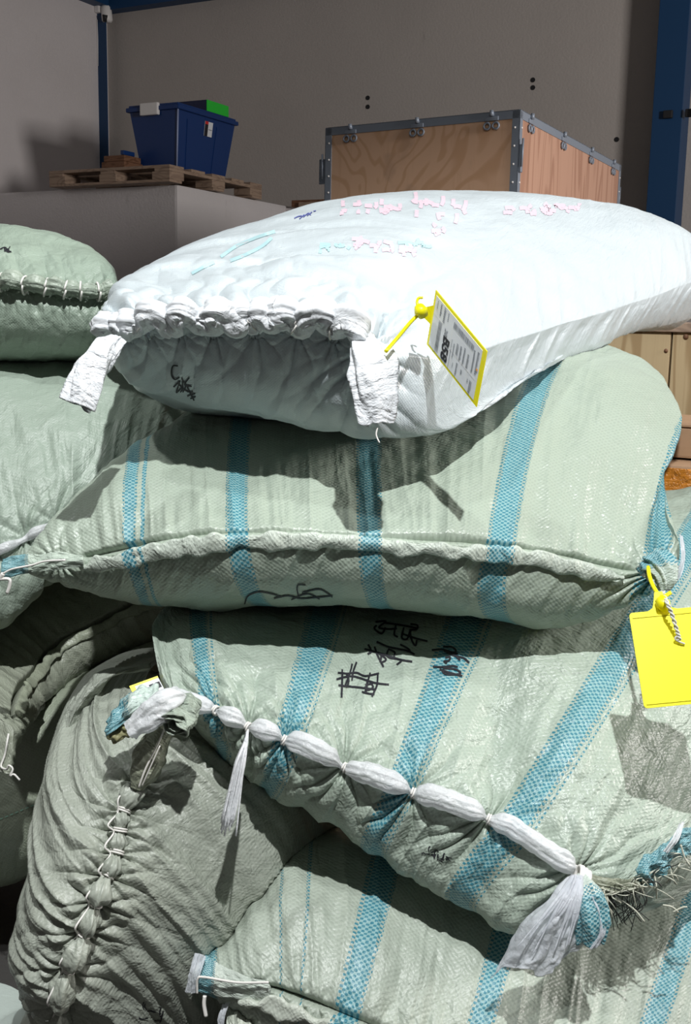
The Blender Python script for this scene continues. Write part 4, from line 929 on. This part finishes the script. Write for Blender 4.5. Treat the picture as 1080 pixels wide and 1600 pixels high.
# ---- 1: white sack
s1 = Sack(stn([(160, 508, 1.54, 158, 520, 1.52, 164, 540, 1.53), (168, 474, 1.64, 177, 526, 1.47, 188, 582, 1.54), (228, 429, 1.85, 240, 523, 1.44, 240, 614, 1.55), (330, 377, 2.0, 320, 520, 1.42, 315, 638, 1.56), (450, 334, 2.1, 425, 520, 1.405, 425, 651, 1.55),
    (580, 305, 2.15, 505, 527, 1.395, 510, 661, 1.54), (700, 298, 2.16, 572, 543, 1.385, 610, 673, 1.52), (810, 300, 2.16, 680, 560, 1.44, 725, 650, 1.54), (900, 308, 2.17, 800, 530, 1.60, 830, 585, 1.66), (975, 322, 2.19, 915, 495, 1.78, 905, 542, 1.82),
    (1040, 345, 2.21, 1015, 465, 1.94, 985, 520, 1.98), (1085, 382, 2.23, 1088, 440, 2.08, 1065, 505, 2.11), (1108, 420, 2.24, 1115, 440, 2.18, 1105, 470, 2.2)]), seed=61, n=2.25, nu=560, nv=320, kb=.7, mid=.001, low=.005, up=.2, rec=(.06, .08, .08, .08, .08, .08, .05, .0, 0, 0, 0, 0, 0))
U1 = [s1.Ust(i) for i in (1.2, 1.85, 2.5, 3.1, 3.75, 4.45, 5.2, 5.98)]
s1.pinch(U1, .045, .17, 4.5, .010, .016, .002, both=.18, seedp=6)
s1.pinch([s1.Ust(6.05)], .014, .18, 10, .010, .03, seedp=9).streaks(.0022, 14, 1.5, .35, .5, 63).finish()
r1 = thing('woven_sack', base_of(s1.Y), 'plump white sack on top of the right pile with a tied, rolled mouth', 'sack', 'woven sacks piled in the warehouse')
s1.build(woven('white_sack_fabric', (.55, .61, .635), cell=.0032, weave=.28, crinkle=.28, dirt=.10, rough=.36), r1)
a1, b1 = s1.Ust(.9), s1.Ust(6.05); pp, nn = s1.row(.003, .018, a1, b1, 420); pp = pp+np.array([0, -.010, .002])
roll('rolled_mouth', pp, lambda t: .0165+.004*t, [(u-a1)/(b1-a1) for u in U1], M['whiteweave_roll'], r1, .9, 71, crumple=.16, pin=.62, nl=420, ridges=5, spiral=.8)
mb = MB(); sm = smooth_pts(pp, 4); T_ = np.gradient(sm, axis=0)
for u in U1: k = int(min((u-a1)/(b1-a1), .999)*419); mb = MB(); wrap_tie(mb, sm[k], T_[k], .0135, .0012, 1); mb.build('string_tie', M['string'], r1, True)

ear('tied_ear', [P(186, 530, 1.42), P(160, 550, 1.40), P(140, 585, 1.39), P(121, 632, 1.385)], [.012, .019, .021, .022, .020], M['whiteweave_roll'], r1, .55, 73, crumple=.13, open_=.35)
ear('tied_ear', [P(566, 528, 1.375), P(580, 560, 1.345), P(588, 610, 1.335), P(588, 662, 1.335)], [.016, .027, .030, .027, .019], M['whiteweave_roll'], r1, .5, 79, crumple=.12, open_=.5)
MB().tube(curve([P(590, 668, 1.33), P(588, 680, 1.33), P(593, 692, 1.33)], 12), .0010, 5).build('thread_end', M['string'], r1, True)
ink(s1, [[(279, 571), (271, 572), (269, 585), (274, 592), (281, 589)], [(272, 604), (281, 595), (276, 612), (284, 605)], [(285, 594), (286, 606), (282, 612)], [(296, 589), (289, 600), (300, 603)], [(280, 600), (292, 610), (302, 612)], [(290, 598), (296, 610), (304, 625)], [(293, 618), (306, 614)], [(298, 622), (306, 619)], [(284, 590), (290, 602), (286, 612)]], M['ink'], r1, 2.3)
ink(s1, [[(460, 342), (466, 339), (472, 338)], [(468, 343), (476, 336)], [(474, 340), (482, 334), (486, 337)], [(480, 338), (488, 332)], [(490, 331), (494, 330)]], mat('blue_ink', (.10, .12, .35), .6), r1, 1.4)
ink(s1, scrawl(580, 325, 100, 14, 4, 31, -.05)+scrawl(685, 328, 90, 26, 3, 33, .1)+scrawl(600, 385, 110, 14, 4, 35, .15)+scrawl(690, 360, 26, 10, 1, 37)+scrawl(830, 330, 70, 10, 3, 39)+scrawl(880, 325, 60, 8, 3, 36), M['pink'], r1, 6, 'faded_print', .0008, 'faded pink print')
ink(s1, [[(345, 402), (370, 385), (400, 372), (430, 362)], [(360, 408), (385, 398), (410, 385), (425, 372)], [(300, 428), (318, 418), (335, 410)]]+scrawl(520, 385, 60, 10, 2, 41)+scrawl(650, 382, 40, 8, 2, 43), M['aqua'], r1, 5, 'faded_print', .0008, 'faded aqua print')

# ================================================================== TAGS
def quad_plate(mb, o, a, b, s0, s1, t0, t1, n, th):
    mb.box(o+a*s0+b*t0, a*(s1-s0), b*(t1-t0), n*th)
def text_mesh(body, size, origin, ux, uy, mt, parent, name='lettering', bold=0.0):
    cu = bpy.data.curves.new('t', 'FONT'); cu.body = body; cu.size = size; cu.extrude = .0001; cu.offset = bold
    tmp = bpy.data.objects.new('t', cu); me = bpy.data.meshes.new_from_object(tmp)
    co = [origin+ux*v.co[0]+uy*v.co[1]+np.cross(ux, uy)*v.co[2] for v in me.vertices]; fs = [list(p.vertices) for p in me.polygons]
    bpy.data.objects.remove(tmp); bpy.data.curves.remove(cu); bpy.data.meshes.remove(me)
    return mesh_obj(name, co, fs, mt, parent, False)
# tag on the white sack
d0 = 1.365; k_ = 84/1700*d0
O1 = P(681, 453, d0); A1 = P(761, 549, d0-k_)-O1; B1 = P(667, 538, d0+k_*.45)-O1
B1 = B1-A1*(A1.dot(B1)/A1.dot(A1))*.0
N1 = np.cross(A1, B1); N1 /= np.linalg.norm(N1); N1 = -N1 if N1.dot(FW) > 0 else N1
LA1, LB1 = np.linalg.norm(A1), np.linalg.norm(B1); ua1, ub1 = A1/LA1, B1/LB1
tg = thing('shipping_tag', O1+B1, 'yellow plastic tag with a printed white label hanging on the white sack', 'tag', 'yellow tags on the sacks')
mb = MB().box(O1-N1*.0012, A1, B1, N1*.0012, .0)
nk = O1+B1*.42
kn0 = P(660, 487, 1.38)
mb.add([O1+B1*.28, O1+B1*.62, kn0+ub1*.005, kn0-ub1*.005, O1+B1*.28-N1*.0012, O1+B1*.62-N1*.0012, kn0+ub1*.005-N1*.0012, kn0-ub1*.005-N1*.0012], [(0, 1, 2, 3), (4, 7, 6, 5), (0, 3, 7, 4), (1, 5, 6, 2), (2, 6, 7, 3), (0, 4, 5, 1)])
mb.build('tag_plate', M['yellow'], tg)
lbm = MB(); lbm.box(O1+A1*.035+B1*.06, A1*.90, B1*.89, N1*.0004); lp = lbm.build('label', M['paper'], tg, False, 'white printed paper label')
def LP(s, t, e=.0009): return O1+A1*(.035+.90*s)+B1*(.06+.89*t)+N1*e
def lrect(mb, s0, t0, s1, t1, e=.0009): mb.add([LP(s0, t0, e), LP(s1, t0, e), LP(s1, t1, e), LP(s0, t1, e)], [(0, 1, 2, 3)])
r_ = random.Random(4); mb = MB(); t = .36
while t < .97: w_ = r_.choice((.006, .010, .016)); lrect(mb, .13, t, .20, t+w_); t += w_+r_.choice((.007, .012))
mb.build('barcode', M['grey_ink'], lp); mb = MB()
s = .42
while s < .86: w_ = r_.choice((.005, .009, .013)); lrect(mb, s, .08, s+w_, .19); s += w_+r_.choice((.006, .010))
mb.build('barcode', M['grey_ink'], lp)
xr, yr = ub1, ua1*-1.0
if np.cross(xr, yr).dot(N1) < 0: xr, yr = xr, ua1
text_mesh('B58', .020, LP(.36 if yr.dot(ua1) < 0 else .27, .50), xr*.95, yr, M['ink'], lp, bold=.0006)
text_mesh('20', .0095, LP(.34 if yr.dot(ua1) < 0 else .27, .36), xr, yr, M['grey_ink'], lp)
mb = MB()
for (s0_, t0_, t1_, h_) in ((.06, .05, .20, .012), (.14, .04, .28, .03), (.22, .03, .30, .035), (.44, .42, .98, .010), (.49, .45, .70, .02), (.56, .38, .58, .045), (.63, .35, .60, .035), (.70, .30, .60, .03), (.78, .34, .62, .035), (.88, .14, .56, .030), (.95, .10, .52, .035), (.60, .72, .96, .03), (.70, .74, .80, .03), (.84, .76, .80, .02), (.90, .74, .98, .05), (.52, .80, .90, .01), (.30, .05, .2, .02)):
    t = t0_
    while t < t1_: w_ = r_.uniform(.014, .026); lrect(mb, s0_-h_/2, t, s0_+h_/2*r_.uniform(.3, 1), t+w_); lrect(mb, s0_-h_/2, t, s0_-h_/2+.006, t+w_*1.1, .0010); t += w_+r_.uniform(.008, .014)
mb.build('small_print', M['grey_ink'], lp)
mb = MB()
for s0_, t0_, s1_, t1_ in ((.0, .335, .22, .345), (.395, .62, .98, .632), (.47, .64, .475, 1), (.66, .64, .665, 1), (.80, .64, .805, 1), (.405, .22, .41, 1)): lrect(mb, s0_, t0_, s1_, t1_, .0008)
mb.build('rules', M['white_pl'], lp)
mb = MB(); lrect(mb, .955, .40, .985, .44, .0011); mb.build('orange_mark', M['orange'], lp)
st_ = MB(); st_.tube(curve([P(603, 549, 1.325), P(622, 527, 1.345), P(643, 502, 1.365), P(660, 487, 1.375)], 24), .0024, 8)
st_.tube(curve([P(657, 486, 1.38), P(652, 474, 1.385), P(654, 466, 1.385), P(661, 465, 1.385)], 16), .0018, 8)
st_.build('strap', M['yellow'], tg, True)
MB().tube([P(655, 480, 1.37), P(658, 486, 1.366), P(662, 494, 1.37)], [.0065, .009, .0065], 12).build('strap_lock', M['yellow'], tg, True)
# tag on the striped sack
d2 = 1.345
O2 = P(983, 958, d2); A2 = P(1118, 945, d2)-O2; B2 = P(1007, 1107, d2-.045)-O2
N2 = np.cross(A2, B2); N2 /= np.linalg.norm(N2); N2 = -N2 if N2.dot(FW) > 0 else N2
tg2 = thing('shipping_tag', O2+B2, 'blank yellow plastic tag hanging from the corner of the seamed striped sack', 'tag', 'yellow tags on the sacks')
mb = MB(); prof = []
def c2(s, t): return O2+A2*s+B2*t
r = .04
for cx, cy, a0 in ((r, r, math.pi), (1-r, r, 1.5*math.pi), (1-r, 1-r, 0), (r, 1-r, .5*math.pi)):
    if (cx, cy) == (1-r, r):
        for s_, t_ in ((.22, 0), (.28, -.03), (.31, -.12), (.33, -.20), (.42, -.20), (.45, -.11), (.50, -.02), (.56, 0)): prof.append((s_, t_))
    for q in range(5): a = a0+q/4*math.pi/2; prof.append((cx+r*math.cos(a), cy+r*math.sin(a)))
n = len(prof); v = [c2(*q) for q in prof]+[c2(*q)-N2*.0015 for q in prof]
f = [tuple(range(n)), tuple(range(2*n-1, n-1, -1))]+[(i, i+n, (i+1) % n+n, (i+1) % n) for i in range(n)]
mb.add(v, f); mb.build('tag_plate', M['yellow'], tg2)
mb = MB(); e0 = c2(.022, .90); mb.box(c2(.03, .955), A2*.94, B2*.012, N2*.001); mb.build('tag_ridge', M['yellow'], tg2); MB().box(c2(.03, .05), A2*.94, B2*.012, N2*.001).build('tag_ridge', M['yellow'], tg2)
MB().tube(curve([P(1013, 886, 1.415), P(1015, 900, 1.395), P(1022, 918, 1.375), P(1034, 933, 1.352), P(1048, 926, 1.355)], 30), .0027, 8).build('strap', M['yellow'], tg2, True)
MB().tube([P(1032, 936, 1.345), P(1037, 944, 1.340), P(1041, 952, 1.342)], [.007, .009, .006], 12).build('strap_lock', M['yellow'], tg2, True)
tw = MB()
for ph in (0, 3.14):
    base_ = curve([P(1036, 924, 1.375), P(1042, 940, 1.33), P(1050, 960, 1.325), P(1058, 985, 1.325), P(1062, 1000, 1.325)], 60)
    tw.tube([b+RI*.0016*math.cos(i*.6+ph)+FW*.0016*math.sin(i*.6+ph) for i, b in enumerate(base_)], .0014, 6)
tw.tube(curve([P(1060, 992, 1.325), P(1055, 998, 1.325), P(1062, 1003, 1.325), P(1070, 1006, 1.325)], 12), .0012, 6)
tw.build('twine', M['twine'], tg2, True)
# tag half hidden between upright sack and the tied one
O4 = P(202, 1072, 1.49); A4 = P(246, 1056, 1.50)-O4; B4 = P(216, 1100, 1.48)-O4; N4 = np.cross(A4, B4); N4 /= np.linalg.norm(N4); N4 = -N4 if N4.dot(FW) > 0 else N4
tg4 = thing('shipping_tag', O4+B4, 'yellow edged tag tucked behind the teal ear above the upright sack', 'tag', 'yellow tags on the sacks')
MB().box(O4, A4, B4, -N4*.0015).build('tag_plate', M['yellow'], tg4)
l4 = MB().box(O4+A4*.16+B4*.12, A4*.84, B4*.88, N4*.0005).build('label', M['paper'], tg4, False, 'white paper label')
mb = MB()
for s_ in (.25, .5, .72): mb.add([O4+A4*(s_+.1)+B4*.3+N4*.001, O4+A4*(s_+.25)+B4*.3+N4*.001, O4+A4*(s_+.25)+B4*.6+N4*.001, O4+A4*(s_+.1)+B4*.6+N4*.001], [(0, 1, 2, 3)])
mb.build('small_print', M['ink'], l4)
for ob in bpy.data.objects:
    if '_b' in ob: del ob['_b']

# ================================================================== let the sacks bear on one another: cloth that would pass into a neighbour is pressed back to its surface
def settle(soft, hard, d, eps=.0015):
    d = np.array(d, float); d /= np.linalg.norm(d)
    Y = soft.Y.reshape(-1, 3); H = hard.Y.reshape(-1, 3); lo, hi = H.min(0), H.max(0)
    idx = np.nonzero(((Y > lo)&(Y < hi)).all(1))[0]; dv = V3(d); k = 0
    for i in idx:
        p = V3(Y[i]); h, n, _, dist = hard.bvh.ray_cast(p, dv)
        if h is None: continue
        h2, n2, _, dist2 = hard.bvh.ray_cast(p, -dv)
        if h2 is None: continue
        # inside only if an odd number of walls lies ahead
        c = 1; q = h+dv*1e-4
        while c < 8:
            g = hard.bvh.ray_cast(q, dv)
            if g[0] is None: break
            c += 1; q = g[0]+dv*1e-4
        if c % 2 == 1: Y[i] = np.array(h)+d*eps; k += 1
    me = soft.obj.data; off = root_off(soft.obj.parent); me.vertices.foreach_set('co', (Y-off).astype(np.float32).ravel()); me.update()
    soft.bvh = BVHTree.FromPolygons(Y.tolist(), soft.faces().tolist())
    print('settle', soft.obj.name, hard.obj.name, k, len(idx))
settle(s2, s1, (0, .1, -1)); settle(s3, s2, (0, .1, -1)); settle(s5, s3, (0, .2, -1)); settle(s6, s3, (-.1, .35, -1)); settle(s6, s5, (-.3, 1, 0))
settle(s8, s7, (0, 0, -1)); settle(s9, s8, (0, 0, -1)); settle(s10, s9, (0, 0, -1)); settle(s8, s2, (-.4, 1, 0)); settle(s9, s2, (-.4, 1, 0)); settle(s8, s1, (-.2, .3, -1)); settle(s9, s3, (-.5, 1, 0)); settle(s11, s5, (0, .3, -1)); settle(s11, s6, (1, 0, 0)); settle(s10, s6, (-.2, 1, 0)); settle(s9, s6, (-.2, 1, 0)); settle(s7, s1, (-1, 1, 0)); settle(s12, s6, (-1, 0, 0))
